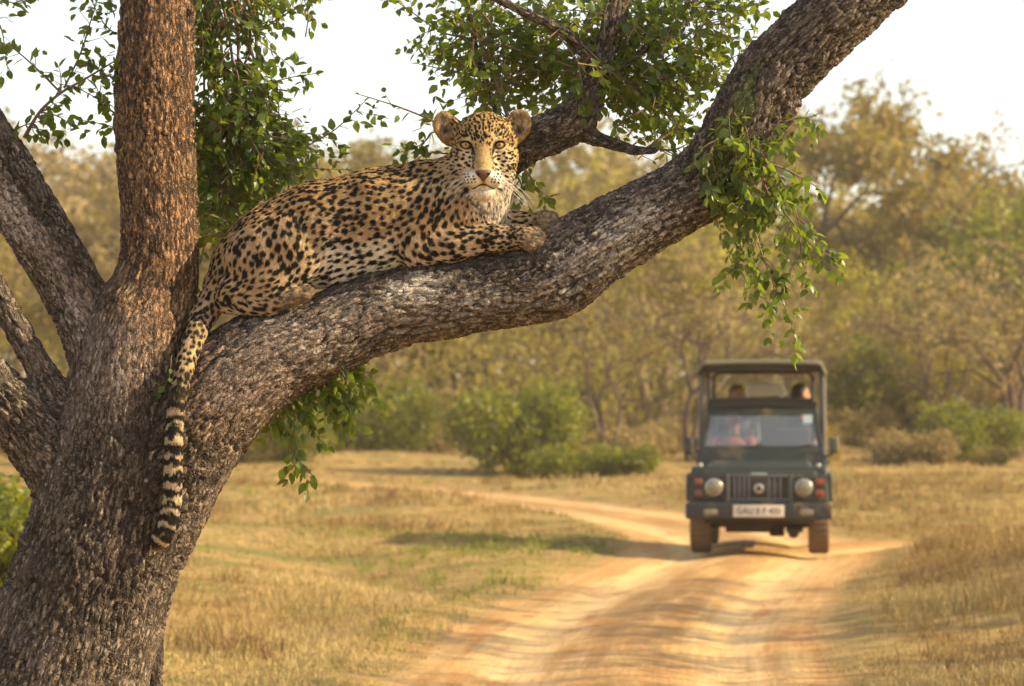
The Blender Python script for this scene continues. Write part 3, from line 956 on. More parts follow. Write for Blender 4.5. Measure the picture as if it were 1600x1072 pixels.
PA = np.array([p[0] for p in PR]); PB = np.array([p[1] for p in PR]); PRA = np.array([p[2] for p in PR]); PRB = np.array([p[3] for p in PR])
PFL = np.array([p[4] for p in PR]); PPI = np.array([p[5] for p in PR]); PEL = np.array([p[6] for p in PR]); PRG = np.array([p[7] for p in PR])


def coat_fields(X):
    n = len(X); m = len(PR)
    D = np.empty((n, m), dtype=np.float32)
    for i in range(m):
        ab = PB[i] - PA[i]; L2 = max(ab @ ab, 1e-12)
        t = np.clip(((X - PA[i]) @ ab) / L2, 0, 1)
        D[:, i] = np.linalg.norm(X - PA[i] - t[:, None] * ab, axis=1) - (PRA[i] + (PRB[i] - PRA[i]) * t)
    Wt = np.exp(-(D - D.min(1, keepdims=True)) / (5.5 * PX))
    Wt /= Wt.sum(1, keepdims=True)
    flow = Wt @ PFL
    reg = np.stack([Wt[:, PRG == r].sum(1) for r in range(7)], 1)
    return flow, Wt @ PPI, Wt @ PEL, reg


HC = W(HX, HZ, HY)
NOSE = W(*H(-2, -20, 78))


def head_flow(X):
    d = X - NOSE
    return d / np.linalg.norm(d, axis=1, keepdims=True)


def px_of(X):
    x, y = photo_xy(X)
    o = ((X[:, 1] * CP + (X[:, 2] - CAM_H) * SP_) - D0) / PX
    return x, y, o


def tangent(f, N):
    f = f - N * (f * N).sum(1, keepdims=True)
    return f / np.maximum(np.linalg.norm(f, axis=1, keepdims=True), 1e-6)


# surface samples
ar = np.linalg.norm(np.cross(LVt[LQ[:, 2]] - LVt[LQ[:, 0]], LVt[LQ[:, 3]] - LVt[LQ[:, 1]]), axis=1) / 2
fc = LVt[LQ].mean(1); fn = LN[LQ].mean(1)
seen = sstep(0.55, 0.0, fn[:, 1])


def surface_samples(n, w):
    pr = w / w.sum()
    f = RS.choice(len(LQ), n, p=pr)
    a, b = RS.rand(n, 1), RS.rand(n, 1)
    q = LQ[f]
    X = (LVt[q[:, 0]] * (1 - a) + LVt[q[:, 1]] * a) * (1 - b) + (LVt[q[:, 3]] * (1 - a) + LVt[q[:, 2]] * a) * b
    N = (LN[q[:, 0]] * (1 - a) + LN[q[:, 1]] * a) * (1 - b) + (LN[q[:, 3]] * (1 - a) + LN[q[:, 2]] * a) * b
    return X, N / np.linalg.norm(N, axis=1, keepdims=True)


def flow_at(X, N):
    fl, pi, el, reg = coat_fields(X)
    hw = sstep(0.3, 0.8, reg[:, 4])[:, None]
    fl = fl * (1 - hw) + head_flow(X) * hw
    return tangent(fl, N), pi, el, reg


# spot centres: dart throwing with a spacing that follows the region
headw = np.exp(-(np.linalg.norm(fc - HC, axis=1) / (60 * PX)) ** 4)
CX, CN = surface_samples(80000, ar * (1 + 5 * headw) * (0.35 + 0.65 * seen))
Cf, Cp, Ce, Cr = flow_at(CX, CN)
cx_, cy_, co_ = px_of(CX)
cell = 18 * PX
gridd = {}
spots = []
Ct = Cr[:, 2] > 0.55
for i in range(len(CX)):
    if Ct[i] and cy_[i] > 670: continue          # the lower tail is banded instead
    p = CX[i]; key = tuple((p // cell).astype(int))
    ok = True
    md = Cp[i] * PX * (0.64 if Cr[i, 4] > 0.5 else 0.58)
    for dx in (-1, 0, 1):
        for dy in (-1, 0, 1):
            for dz in (-1, 0, 1):
                for j in gridd.get((key[0] + dx, key[1] + dy, key[2] + dz), ()):
                    d = CX[j] - p
                    al = d @ Cf[i]
                    if (d @ d) + al * al * (1 / Ce[i] ** 2 - 1) < md * md: ok = False; break
                if not ok: break
            if not ok: break
        if not ok: break
    if ok:
        gridd.setdefault(key, []).append(i); spots.append(i)
spots = np.array(spots)
SXx, SFf, SPp, SEe, SR = CX[spots], Cf[spots], Cp[spots], Ce[spots], Cr[spots]
skd = kdtree.KDTree(len(spots))
for i, p in enumerate(SXx): skd.insert(p, i)
skd.balance()
Srad = SPp * PX * (0.332 + 0.065 * RS.normal(size=len(spots)).clip(-1.6, 1.6)) * np.where(SR[:, 4] > 0.5, 1.12, 1.0) * (1 - 0.07 * SR[:, 0]) * (1 - 0.25 * SR[:, 3]) * (1 + 0.02 * SR[:, 2])
sx_, sy_, so_ = px_of(SXx)
Stype = RS.rand(len(spots))


def gauss(x, y, cx, cy, sx, sy, rot=0):
    c, s = math.cos(math.radians(rot)), math.sin(math.radians(rot))
    dx, dy = x - cx, y - cy
    return np.exp(-(((dx * c + dy * s) / sx) ** 2 + ((-dx * s + dy * c) / sy) ** 2))


def coat(X, N, fl, pi, el, reg):
    n = len(X)
    x, y, o = px_of(X)
    Xw = X + 1.6 * PX * np.stack([vnoise(X / (5 * PX), 3), vnoise(X / (5 * PX), 4), vnoise(X / (5 * PX), 5)], 1)
    best = np.full(n, -1.0)
    kk = 4
    idx = np.zeros((n, kk), int)
    find = skd.find_n
    Xl = Xw.tolist()
    for i in range(n):
        r = find(Xl[i], kk)
        for q in range(kk): idx[i, q] = r[q][1]
    s = np.zeros(n)
    for q in range(kk):
        j = idx[:, q]
        d = Xw - SXx[j]
        al = (d * SFf[j]).sum(1)
        d2 = (d * d).sum(1) - al * al
        e = SEe[j] ** 1.0
        rr = np.sqrt((al / e) ** 2 + np.maximum(d2, 0) * e) / Srad[j]
        s = np.maximum(s, sstep(1.12, 0.80, rr + 0.16 * vnoise(X / (3.2 * PX), 6)))
    head, neck, tail, ear, paw = reg[:, 4], reg[:, 3], reg[:, 2], reg[:, 5], reg[:, 6]
    tan_ = np.array([0.42, 0.295, 0.155]); gold = np.array([0.44, 0.25, 0.075]); pale_ = np.array([0.62, 0.47, 0.29]); white = np.array([0.80, 0.74, 0.64]); blk = np.array([0.008, 0.0055, 0.004])
    # ground colour
    f = np.tile(tan_, (n, 1))
    back = sstep(0.2, 0.95, N[:, 2])[:, None]
    f = f * (1 - 0.5 * back) + gold * 0.5 * back
    ros = sstep(-0.1, 0.5, fbm(X / (13 * PX), 2, 31))[:, None] * (1 - head)[:, None] * 0.7
    f = f * (1 - ros) + np.array([0.40, 0.20, 0.07]) * ros
    low = np.clip(0.85 * gauss(x, y, 575, 425, 95, 30, -16) + 0.5 * gauss(x, y, 520, 400, 26, 50, 10) + 0.5 * gauss(x, y, 480, 445, 40, 20), 0, 1) * (reg[:, 0] + 0.35 * reg[:, 1])
    under = sstep(-0.2, -0.8, N[:, 2]) * (reg[:, 0] + reg[:, 3] * 0.6 + reg[:, 1] * 0.4)
    chest = np.clip(1.1 * gauss(x, y, 778, 330, 24, 34) + 0.9 * gauss(x, y, 786, 300, 22, 28) + gauss(x, y, 758, 318, 18, 14), 0, 1) * (neck + head * 0.6 + 0.4 * reg[:, 1]) * sstep(30, -6, o - 0)
    wh = np.clip(low + under + 0.8 * chest, 0, 1)[:, None]
    f = f * (1 - wh) + white * wh
    pl = (0.30 * reg[:, 1] + 0.1 * neck)[:, None]
    f = f * (1 - pl) + pale_ * pl
    pk_ = (0.9 * paw)[:, None] * (0.75 + 0.5 * vnoise(X / (2.2 * PX) * np.array([0.4, 1, 1]), 13))[:, None]
    f = f * (1 - np.clip(pk_, 0, 1)) + np.array([0.27, 0.20, 0.13]) * np.clip(pk_, 0, 1)
    spotk = s * (1 - 0.25 * ear - 0.45 * sstep(0.5, 0.95, paw))
    spotk = spotk * (1 - 0.30 * sstep(0.3, 1, chest))
    inner = 1.0
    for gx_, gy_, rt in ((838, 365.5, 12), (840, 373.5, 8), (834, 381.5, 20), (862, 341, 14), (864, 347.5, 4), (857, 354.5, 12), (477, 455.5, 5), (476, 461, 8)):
        spotk = np.maximum(spotk, 0.75 * gauss(x, y, gx_, gy_, 9, 1.0, rt) * sstep(0.3, 0.8, paw))  # toe creases: the shade between the toes is painted into the coat
    # tail: spots above, rings lower down
    tm = sstep(0.5, 0.9, tail)
    if tm.max() > 0:
        T0 = TAILW[:, :3]
        dmin = np.full(n, 9.0); si = np.zeros(n)
        L = np.concatenate([[0], np.cumsum(np.linalg.norm(np.diff(T0, axis=0), axis=1))])
        m = np.where(tail > 0.3)[0]
        dm = np.full(len(m), 9.0); sm = np.zeros(len(m))
        for i in range(len(T0)):
            d = np.linalg.norm(X[m] - T0[i], axis=1)
            u = d < dm; dm[u] = d[u]; sm[u] = L[i]
        si[m] = sm
        sp_ = si / PX + 8.0 * vnoise(X / (11 * PX), 8) + 1.5 * vnoise(X / (5 * PX), 9)
        ring = sstep(0.0, 0.35, np.sin(sp_ * 2 * np.pi / 22.0) + 0.42 + 0.75 * vnoise(X / (8 * PX), 19)) * sstep(560, 630, y) * sstep(864, 852, y)
        lowt = sstep(610, 700, y)
        tcol = np.where(lowt[:, None] > 0, np.array([0.43, 0.335, 0.215]) * lowt[:, None] + tan_ * (1 - lowt)[:, None], tan_)
        f = f * (1 - tm[:, None]) + (tcol * (1 - wh) + white * wh) * tm[:, None]
        spotk = np.where(tm > 0.5, np.maximum(spotk * sstep(665, 610, y), ring), spotk)
    # head markings in head coordinates
    u = (x - HX) + 2.0; v = -(y - HZ); au = np.abs(u)
    fr = sstep(-12, -30, o - HY) * sstep(0.35, 0.7, head + 0.6 * (np.abs(u) < 30) * (v > -75) * (o - HY < -34))
    hm = sstep(0.4, 0.7, head)
    gd = np.array([0.50, 0.31, 0.095])
    f = f * (1 - (hm * 0.7)[:, None]) + gd * (hm * 0.7)[:, None]

    def put(mk, c, a=1.0):
        nonlocal f
        mk = np.clip(mk * a, 0, 1)[:, None]
        f = f * (1 - mk) + np.array(c) * mk
    wt = (0.74, 0.67, 0.55)
    put(fr * gauss(au, v, 30, -20, 18, 16), (0.74, 0.64, 0.46), 0.85)
    put(hm * sstep(-24, -44, v) * sstep(14, 26, au) * (u > 0) + hm * sstep(-24, -40, v) * sstep(14, 24, au) * sstep(-66, -52, v) * (u < 0), wt, 0.85)
    put(fr * gauss(au, v, 20, 22, 6, 5, -20), (0.80, 0.66, 0.42), 0.8)
    put(fr * gauss(au, v, 27, -4, 9, 3.6, 15), wt, 0.9)
    put(fr * sstep(15, 11, au) * sstep(-36, -24, v) * sstep(22, 4, v), (0.33, 0.21, 0.085), 0.85)
    f = f * (1 + 0.45 * (fr * sstep(16, 12, au)) * vnoise(X / (1.5 * PX), 15))[:, None]
    put(fr * sstep(-31, -37, v) * sstep(2, 8, au) * sstep(34, 26, au), wt, 0.95)
    put(fr * sstep(-56, -60, v) * sstep(26, 18, au), (0.72, 0.65, 0.54), 1.0)
    put(fr * gauss(u, v, -2, -62, 15, 3.0), (0.30, 0.22, 0.16), 0.6)  # shade just below the mouth, painted into the chin fur
    f = f * (1 + 0.35 * (fr * (v < -56)) * vnoise(X / (np.array([1.3, 1.3, 3.5]) * PX), 25))[:, None]
    # fewer plain spots on the muzzle, nose bridge, around the eyes and on the chin
    ex = np.where(u < 0, u + 27, u - 25.5)
    sg = np.sign(u)
    exr = ex * 0.978 + sg * (v - 8) * 0.208; evr = -sg * ex * 0.208 + (v - 8) * 0.978
    er = np.sqrt((exr / 10.3) ** 2 + ((evr - 0.4) / 7.0) ** 2)
    calm = np.clip(sstep(3, -2, au - np.interp(v, [-30, -8, 4, 14], [14.5, 11, 8, 6])) * sstep(14, 4, v) + sstep(-30, -36, v) * sstep(34, 28, au) + sstep(1.55, 1.25, er) + sstep(-50, -58, v) * sstep(36, 28, au), 0, 1) * fr
    spotk = spotk * (1 - calm)
    dk = np.zeros(n)
    dk = np.maximum(dk, sstep(1.14, 0.92, er))                                            # rim of the eye
    dk = np.maximum(dk, gauss(au, v, 16.0, 1, 2.8, 9.5, -14) * 1.35)                             # tear line
    dk = np.maximum(dk, gauss(au, v, 14.5, -13, 1.9, 8, 8) * 0.9)
    dk = np.maximum(dk, gauss(au, v, 15.5, -27, 2.0, 2.6) * 1.2)
    dk = np.maximum(dk, gauss(au, v, 38, 12.5, 6.5, 1.7, -24))                            # outer corner
    dk = np.maximum(dk, gauss(au, v, 20.5, 26, 2.4, 5.5, -18) * 0.95)                     # brow blotch
    dk = np.maximum(dk, sstep(1.5, 0.7, np.abs(u + 0.6 * np.sin(v / 3))) * sstep(14, 18, v) * sstep(60, 52, v) * (0.5 + 0.5 * np.sin(v * 1.1)))
    for k_, (vv, a0, a1) in enumerate(((-35.5, 20, 30), (-40, 13, 31), (-44.5, 11, 31), (-49, 12, 29))):
        c_ = vv - 0.10 * (au - 10)
        dk = np.maximum(dk, sstep(2.2, 1.1, np.abs(v - c_)) * sstep(a0 - 1, a0 + 1, au) * sstep(a1 + 1, a1 - 1, au) * sstep(-0.35, 0.2, np.sin(au * 1.15 + k_ * 2 + 2.0 * vnoise(X / (4 * PX), 33 + k_))))
    mouth = -53 - 6.5 * sstep(1, 17, au)
    dk = np.maximum(dk, sstep(1.7, 0.9, np.abs(v - mouth)) * sstep(21, 16, au))
    dk = np.maximum(dk, sstep(1.1, 0.6, au) * sstep(-43, -45, v) * sstep(-57, -54, v))
    dk = np.maximum(dk, gauss(u, v, -27, -62, 6.0, 6.5, 20) * 1.5)
    dk = np.maximum(dk, gauss(u, v, 25, -60, 6.0, 2.4, -20) * 1.1)
    for k_ in range(5):
        dk = np.maximum(dk, 1.2 * gauss(u, v, -19 + 4.5 * k_ - 4, -72 - 2.6 * k_, 4.2, 1.5, 40 - 8 * k_) * (k_ < 4))
    dk = dk * fr
    spotk = np.maximum(spotk, np.clip(dk, 0, 1))
    # nose leather
    nw = np.interp(v, [-47, -44, -38, -33, -30], [1.5, 4.5, 10.5, 13.0, 8.0])
    nl = sstep(1.0, -0.6, au - nw) * (v > -48) * sstep(-29.5, -31, v) * (o - HY < -55)
    rim = np.clip(sstep(3.5, 7.0, au + 0.25 * vnoise(X / (3 * PX), 14)) * sstep(-33.5, -36, v) + sstep(-2.2, 0, au - nw), 0, 1) * nl
    for k_ in range(6):
        spotk = np.maximum(spotk, 1.1 * gauss(x, y, 727 + 4.5 * k_, 306 + 3.8 * k_, 4.6, 1.5, 55 - 7 * k_) * (o < 12))
    # throat band
    spotk = np.maximum(spotk, 0.9 * gauss(x, y, 757, 329, 14, 2.4, 4) * (o < 10))
    # backs of the ears dark, rims golden, inside pale
    eb = ear * sstep(0.1, 0.6, N[:, 1])
    rx_ = np.where(x < HX, x - 698, 809 - x); ry_ = y - 198
    inn = ear * sstep(0.2, -0.3, N[:, 1]) * sstep(1.0, 0.7, np.sqrt(((rx_ + 1.5) / 17) ** 2 + (ry_ / 20) ** 2))
    st = sstep(-0.15, 0.45, vnoise(np.stack([(rx_ * 0.9 + ry_ * 0.5) / 2.0, (ry_ * 0.9 - rx_ * 0.5) / 7.0, 0 * x], 1), 12))
    put(inn, (0.46, 0.33, 0.20), 0.8)
    put(inn * st * sstep(-16, 2, rx_ + 6), (0.86, 0.74, 0.54), 0.95)
    put(ear * (1 - inn) * sstep(0.5, 0.0, N[:, 1]), (0.55, 0.34, 0.12), 0.7)
    put(inn * gauss(rx_, ry_, -2, 8, 6, 5), (0.04, 0.022, 0.012), 0.85)
    spotk = np.where(ear > 0.5, spotk * 0.35, spotk)
    spotk = np.maximum(spotk, eb * 0.9 * sstep(235, 205, y))
    var = (1 + 0.10 * fbm(X / (9 * PX), 3, 51))[:, None]
    f = f * var
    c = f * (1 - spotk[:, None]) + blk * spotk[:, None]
    c = c * (1 - nl[:, None]) + (np.array([0.13, 0.068, 0.052]) * (1 - rim[:, None]) + blk * rim[:, None]) * nl[:, None]
    return np.clip(c, 0, 1), spotk, nl, fr * sstep(1.05, 0.85, er), wh[:, 0]


fl, pi, el, reg = flow_at(LVt, LN)
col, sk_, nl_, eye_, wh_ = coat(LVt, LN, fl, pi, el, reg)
t = NT('leopard_skin')
cc = t.attr('coat', 'Color'); wet = t.attr('wet')
nz = t.noise(t.node('ShaderNodeTexCoord').outputs['Object'], 420, 3)
FURSKIN = t.done(t.bsdf(cc, t.ramp(wet, 0, 1, 0.75, 0.32), t.bump(nz, 0.5, 0.0015), Specular_IOR_Level=0.25))
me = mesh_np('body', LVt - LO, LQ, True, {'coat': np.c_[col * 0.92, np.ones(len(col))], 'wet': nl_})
link('body', me, FURSKIN, leo)

# fur
NF = 400000
wgt = ar * (0.30 + 0.70 * seen) * (1 + 1.6 * np.exp(-(np.linalg.norm(fc - HC, axis=1) / (62 * PX)) ** 4))
FX, FN = surface_samples(NF, wgt)
fl, pi, el, reg = flow_at(FX, FN)
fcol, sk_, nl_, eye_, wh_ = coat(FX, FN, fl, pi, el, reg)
x, y, o = px_of(FX)
u = x - HX + 2; v = -(y - HZ)
ln = 0.0125 * (reg[:, 0] + 0.8 * reg[:, 1] + 0.72 * reg[:, 2] + 0.95 * reg[:, 3] + (0.55 + 0.75 * (FN[:, 1] < -0.3)) * reg[:, 5] + 0.55 * reg[:, 6])
rn = np.linalg.norm(FX - NOSE, axis=1) / PX
ln = ln + reg[:, 4] * (0.0022 + 0.0055 * sstep(20, 85, rn))
chin = gauss(u, v, 0, -66, 26, 14) * reg[:, 4]
ln = ln + 0.002 * chin + 0.003 * wh_ * (reg[:, 0] + reg[:, 3])
ln = np.where(eye_ > 0.2, 0.0016, ln)
ln *= (0.75 + 0.5 * RS.rand(NF))
keep = (nl_ < 0.3) & ~((np.abs(np.where(u < 0, u + 27, u - 25.5)) < 7.2) & (np.abs(v - 8) < 5.0) & (o - HY < -30))
FX, FN, fl, fcol, ln, reg = FX[keep], FN[keep], fl[keep], fcol[keep], ln[keep], reg[keep]
n = len(FX)
cl = np.stack([vnoise(FX / (4.5 * PX), 61), vnoise(FX / (4.5 * PX), 62), vnoise(FX / (4.5 * PX), 63)], 1) * 0.30 + RS.normal(size=(n, 3)) * 0.13
dr = fl + cl + FN * (0.42 + 0.1 * RS.normal(size=n))[:, None]
dr /= np.linalg.norm(dr, axis=1, keepdims=True)
tt = np.array([0, 0.35, 0.7, 1.0])
pos = FX[:, None] - FN[:, None] * 0.001 + dr[:, None] * (tt[None, :, None] * ln[:, None, None]) - FN[:, None] * (0.28 * (tt ** 2)[None, :, None] * ln[:, None, None]) + np.array([0, 0, -1.0]) * (0.08 * (tt ** 2)[None, :, None] * ln[:, None, None])
hc = bpy.data.hair_curves.new('fur')
hc.add_curves([4] * n)
hc.attributes['position'].data.foreach_set('vector', (pos - LO).astype(np.float32).ravel())
ra = hc.attributes.get('radius') or hc.attributes.new('radius', 'FLOAT', 'POINT')
hr = np.where(reg[:, 4] > 0.5, 0.00042, 0.00062)[:, None] * np.array([1, 0.95, 0.7, 0.15])[None]
ra.data.foreach_set('value', hr.astype(np.float32).ravel())
ca = hc.attributes.new('coat', 'FLOAT_COLOR', 'CURVE')
jit = (1 + 0.22 * RS.normal(size=n))[:, None]
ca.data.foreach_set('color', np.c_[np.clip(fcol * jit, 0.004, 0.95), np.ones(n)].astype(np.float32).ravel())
t = NT('leopard_fur')
pb = t.bsdf(t.attr('coat', 'Color'), 0.55, Specular_IOR_Level=0.22)
tl = t.node('ShaderNodeBsdfTranslucent', ins={'Color': t.attr('coat', 'Color')}).outputs[0]
mm = t.node('ShaderNodeMixShader', ins={0: 0.22})
t.l.new(pb, mm.inputs[1]); t.l.new(tl, mm.inputs[2])
fur = bpy.data.objects.new('fur', hc); COL.objects.link(fur); fur.parent = leo; fur['kind'] = 'stuff'
hc.materials.append(t.done(mm.outputs[0]))

# eyes
t = NT('leopard_eye')
oc = t.node('ShaderNodeSeparateXYZ', ins={0: t.node('ShaderNodeTexCoord').outputs['Object']})
rr = t.math('SQRT', t.math('ADD', t.math('POWER', oc.outputs[0], 2.0), t.math('POWER', oc.outputs[2], 2.0)))
rr = t.math('DIVIDE', rr, PX)
c = t.mix(t.ramp(rr, 1.9, 5.6), (0.46, 0.26, 0.05), (0.27, 0.12, 0.015))
c = t.mix(t.ramp(rr, 2.2, 1.7), c, (0.004, 0.003, 0.003))
c = t.mix(t.ramp(rr, 5.7, 6.4), c, (0.02, 0.012, 0.008))
EYE = t.done(t.bsdf(c, 0.08, Coat_Weight=0.6, Coat_Roughness=0.03))
for (u, v, _r) in EYES:
    g = Geo(); R_ = 9.4 * PX
    th = np.linspace(0, np.pi, 17); ph = np.arange(24) * 2 * np.pi / 24
    V = np.array([[R_ * math.sin(a) * math.cos(b), -R_ * math.cos(a), R_ * math.sin(a) * math.sin(b)] for a in th for b in ph])
    Fq = [(i * 24 + k, i * 24 + (k + 1) % 24, (i + 1) * 24 + (k + 1) % 24, (i + 1) * 24 + k) for i in range(16) for k in range(24)]
    o = link('eye', mesh_np('eye', V, np.array(Fq)), EYE, leo)
    o.location = W(*H(u, v, 38.5)) - LO
# whiskers
wg = Geo()
for s in (-1, 1):
    for k in range(11):
        vv = -37 - 3.6 * (k % 4) + RS.normal(); uu = s * (16 + 4.5 * (k // 4) + 2 * RS.rand()) - 2
        a = W(*H(uu, vv, 64 - (abs(uu) - 14) * 0.9))
        L_ = (36 + 24 * RS.rand()) * PX
        sp = np.array([s * (0.95), -0.10 + 0.45 * RS.rand() - 0.2, -0.28 - 0.30 * RS.rand() + 0.10 * (k % 4 == 0)]); sp /= np.linalg.norm(sp)
        tk = np.linspace(0, 1, 9)[:, None]
        pts = a + sp * L_ * tk + np.array([0, 0.15, -0.34]) * L_ * tk ** 2
        wg.tube(pts - LO, np.linspace(0.00048, 0.00018, 9), 4)
WH = simple('whisker', (0.85, 0.80, 0.70), 0.4)
o = link('whiskers', wg.build('whiskers'), WH, leo); o['kind'] = 'stuff'
# ------------------------------------------------------------------ ground, road
ROAD = smooth_path(np.array([(-1.5, -6, 0, 1.3), (-0.6, 2, 0, 1.3), (0.0, 8, 0, 1.3), (0.35, 12, 0, 1.3), (0.58, 16, 0, 1.28), (0.95, 20.4, 0, 1.25), (1.75, 26, 0, 1.28), (2.5, 30.4, 0, 1.35), (2.75, 34, 0, 1.3), (2.35, 38.5, 0, 1.15), (1.2, 44, 0, 1.0), (-0.6, 50.5, 0, 1.0), (-3.2, 58, 0, 1.0), (-6.5, 63, 0, 1.0), (-11, 66, 0, 1.0), (-20, 69, 0, 1.0), (-45, 73, 0, 1.0)]), 0.25)
SPUR = smooth_path(np.array([(2.7, 31, 0, 1.2), (3.3, 32.0, 0, 0.9), (4.2, 33, 0, 0.5)]), 0.3)


def road_dist(X, Y):
    """distance beyond the road's edge (negative on it), offset from its middle, and length along it"""
    best = np.full(X.shape, 99.0); off = np.zeros(X.shape); along = np.zeros(X.shape)
    for R_, w0 in ((ROAD, 0), (SPUR, 0)):
        L = np.concatenate([[0], np.cumsum(np.linalg.norm(np.diff(R_[:, :2], axis=0), axis=1))])
        T = np.gradient(R_[:, :2], axis=0); T /= np.linalg.norm(T, axis=1, keepdims=True)
        for i in range(len(R_)):
            dx, dy = X - R_[i, 0], Y - R_[i, 1]
            d = np.hypot(dx, dy) - R_[i, 3]
            m = d < best
            best = np.where(m, d, best)
            off = np.where(m, dx * T[i, 1] - dy * T[i, 0], off)
            along = np.where(m, L[i] + dx * T[i, 0] + dy * T[i, 1], along)
    return best, off, along


def height(X, Y, rd=None, off=None):
    shp = X.shape
    p = np.stack([X.ravel(), Y.ravel(), np.zeros(X.size)], 1)
    big = fbm(p / np.array([7., 9., 1.]), 3, 71).reshape(shp)
    mid = fbm(p / 1.3, 3, 72).reshape(shp)
    if rd is None: rd, off, _ = road_dist(X, Y)
    away = sstep(-0.2, 1.6, rd)
    h = 0.26 * away * (big + 0.2) + 0.05 * away * mid * sstep(0, 0.6, rd) + 0.06 * sstep(-0.15, 0.5, rd)
    # a low bank right of the road, a shallow ditch left of it
    side = X - np.interp(Y, ROAD[::-1, 1] if ROAD[0, 1] > ROAD[-1, 1] else ROAD[:, 1], ROAD[:, 0])
    h += 0.24 * sstep(0.3, 2.6, rd) * (side > 0) * sstep(34, 27, Y)
    h -= 0.22 * np.exp(-((X + 0.9 + 0.18 * (Y - 24)) / 0.8) ** 2 - ((Y - 27) / 3.4) ** 2)
    h += 0.16 * np.exp(-((X + 2.6) / 2.0) ** 2 - ((Y - 22) / 2.5) ** 2)
    h += 0.25 * sstep(50, 90, Y) * sstep(1.5, 4, rd) * (1 + big)
    h += 0.10 * sstep(70, 140, Y) * (Y - 70) * 0.12
    # wheel tracks and a rough crown between them
    on = sstep(0.1, -0.3, rd)
    p2 = np.stack([X.ravel(), Y.ravel(), np.zeros(X.size)], 1)
    rip = fbm(p2 * np.array([0.9, 2.2, 1.0]), 3, 74).reshape(shp)
    h += on * (-0.035 * np.exp(-((np.abs(off) - 0.66) / 0.22) ** 2) + 0.035 * np.exp(-(off / 0.3) ** 2) + 0.005 * rip)
    return h * sstep(4, 12, Y)


gx = np.concatenate([-np.geomspace(14, 2500, 34)[::-1], np.arange(-13.9, 13.9, 0.11), np.geomspace(14, 2500, 34)])
gy = [-25.0, -12, -4, 2, 6, 9, 11]
y = 12.0
while y < 95: gy.append(y); y += max(0.09, (y - 6) * 0.0085)
gy = np.array(gy + list(np.geomspace(96, 3500, 40)))
GX, GY = np.meshgrid(gx, gy)
rdG, ofG, alG = road_dist(GX, GY)
GZ = height(GX, GY, rdG, ofG)
ny_, nx_ = GX.shape
gi = np.arange(nx_ * ny_).reshape(ny_, nx_)
GF = np.stack([gi[:-1, :-1], gi[:-1, 1:], gi[1:, 1:], gi[1:, :-1]], -1).reshape(-1, 4)
roadm = sstep(0.16, -0.12, rdG + 0.16 * fbm(np.stack([GX.ravel() * 2.2, GY.ravel() * 1.1, 0 * GX.ravel()], 1), 3, 75).reshape(GX.shape))

t = NT('earth_and_track')
ob = t.node('ShaderNodeTexCoord').outputs['Object']
rm = t.attr('road'); of = t.attr('off')
al = t.node('ShaderNodeCombineXYZ', ins={0: t.math('MULTIPLY', of, 7.0), 1: t.math('MULTIPLY', t.attr('along'), 0.28)}).outputs[0]
n1 = t.noise(ob, 0.45, 5); n2 = t.noise(ob, 3.5, 6, 0.65); n3 = t.noise(ob, 22, 5, 0.7); nt = t.noise(al, 1.0, 5, 0.6)
soil = t.mix(t.ramp(n2, 0.3, 0.7), (0.23, 0.145, 0.050), (0.39, 0.265, 0.095))
soil = t.mix(t.ramp(n1, 0.52, 0.68), soil, (0.17, 0.155, 0.045))
road = t.mix(t.ramp(nt, 0.3, 0.7), (0.42, 0.235, 0.080), (0.60, 0.39, 0.165))
n2b = t.noise(t.node('ShaderNodeCombineXYZ', ins={0: t.math('MULTIPLY', of, 3.2), 1: t.math('MULTIPLY', t.attr('along'), 0.5)}).outputs[0], 1.0, 6, 0.65)
road = t.mix(t.math('MULTIPLY', t.ramp(t.math('ABSOLUTE', t.math('SUBTRACT', t.math('ABSOLUTE', of), 0.66)), 0.30, 0.10), 0.55), road, (0.68, 0.47, 0.23))
road = t.mix(t.ramp(n2b, 0.50, 0.70), road, (0.42, 0.20, 0.065))
ab = t.math('ABSOLUTE', of)
crown = t.math('MULTIPLY', t.ramp(ab, 0.45, 0.15), t.ramp(n2b, 0.30, 0.55))
road = t.mix(t.math('MULTIPLY', crown, 0.8), road, (0.34, 0.185, 0.070))
edge_ = t.math('MULTIPLY', t.ramp(ab, 0.8, 1.25), t.ramp(n3, 0.4, 0.62))
road = t.mix(t.math('MULTIPLY', edge_, 0.7), road, (0.33, 0.17, 0.07))
bits = t.ramp(t.noise(ob, 60, 3, 0.6), 0.66, 0.72)
road = t.mix(t.math('MULTIPLY', bits, 0.6), road, (0.17, 0.10, 0.05))
c = t.mix(rm, soil, road)
hgt = t.math('ADD', t.math('MULTIPLY', n3, 0.5), t.math('ADD', t.math('MULTIPLY', n2, 0.8), t.math('MULTIPLY', nt, 0.5)))
GROUND = t.done(t.bsdf(c, 0.95, t.bump(hgt, 0.7, 0.06), Specular_IOR_Level=0.15))
me = mesh_np('ground', np.stack([GX.ravel(), GY.ravel(), GZ.ravel()], 1), GF, True, {'road': roadm.ravel(), 'off': ofG.ravel(), 'along': alG.ravel()})
tag(link('ground', me, GROUND), 'dry golden earth crossed by the sandy two-rut track', kind='structure')

# ------------------------------------------------------------------ grass


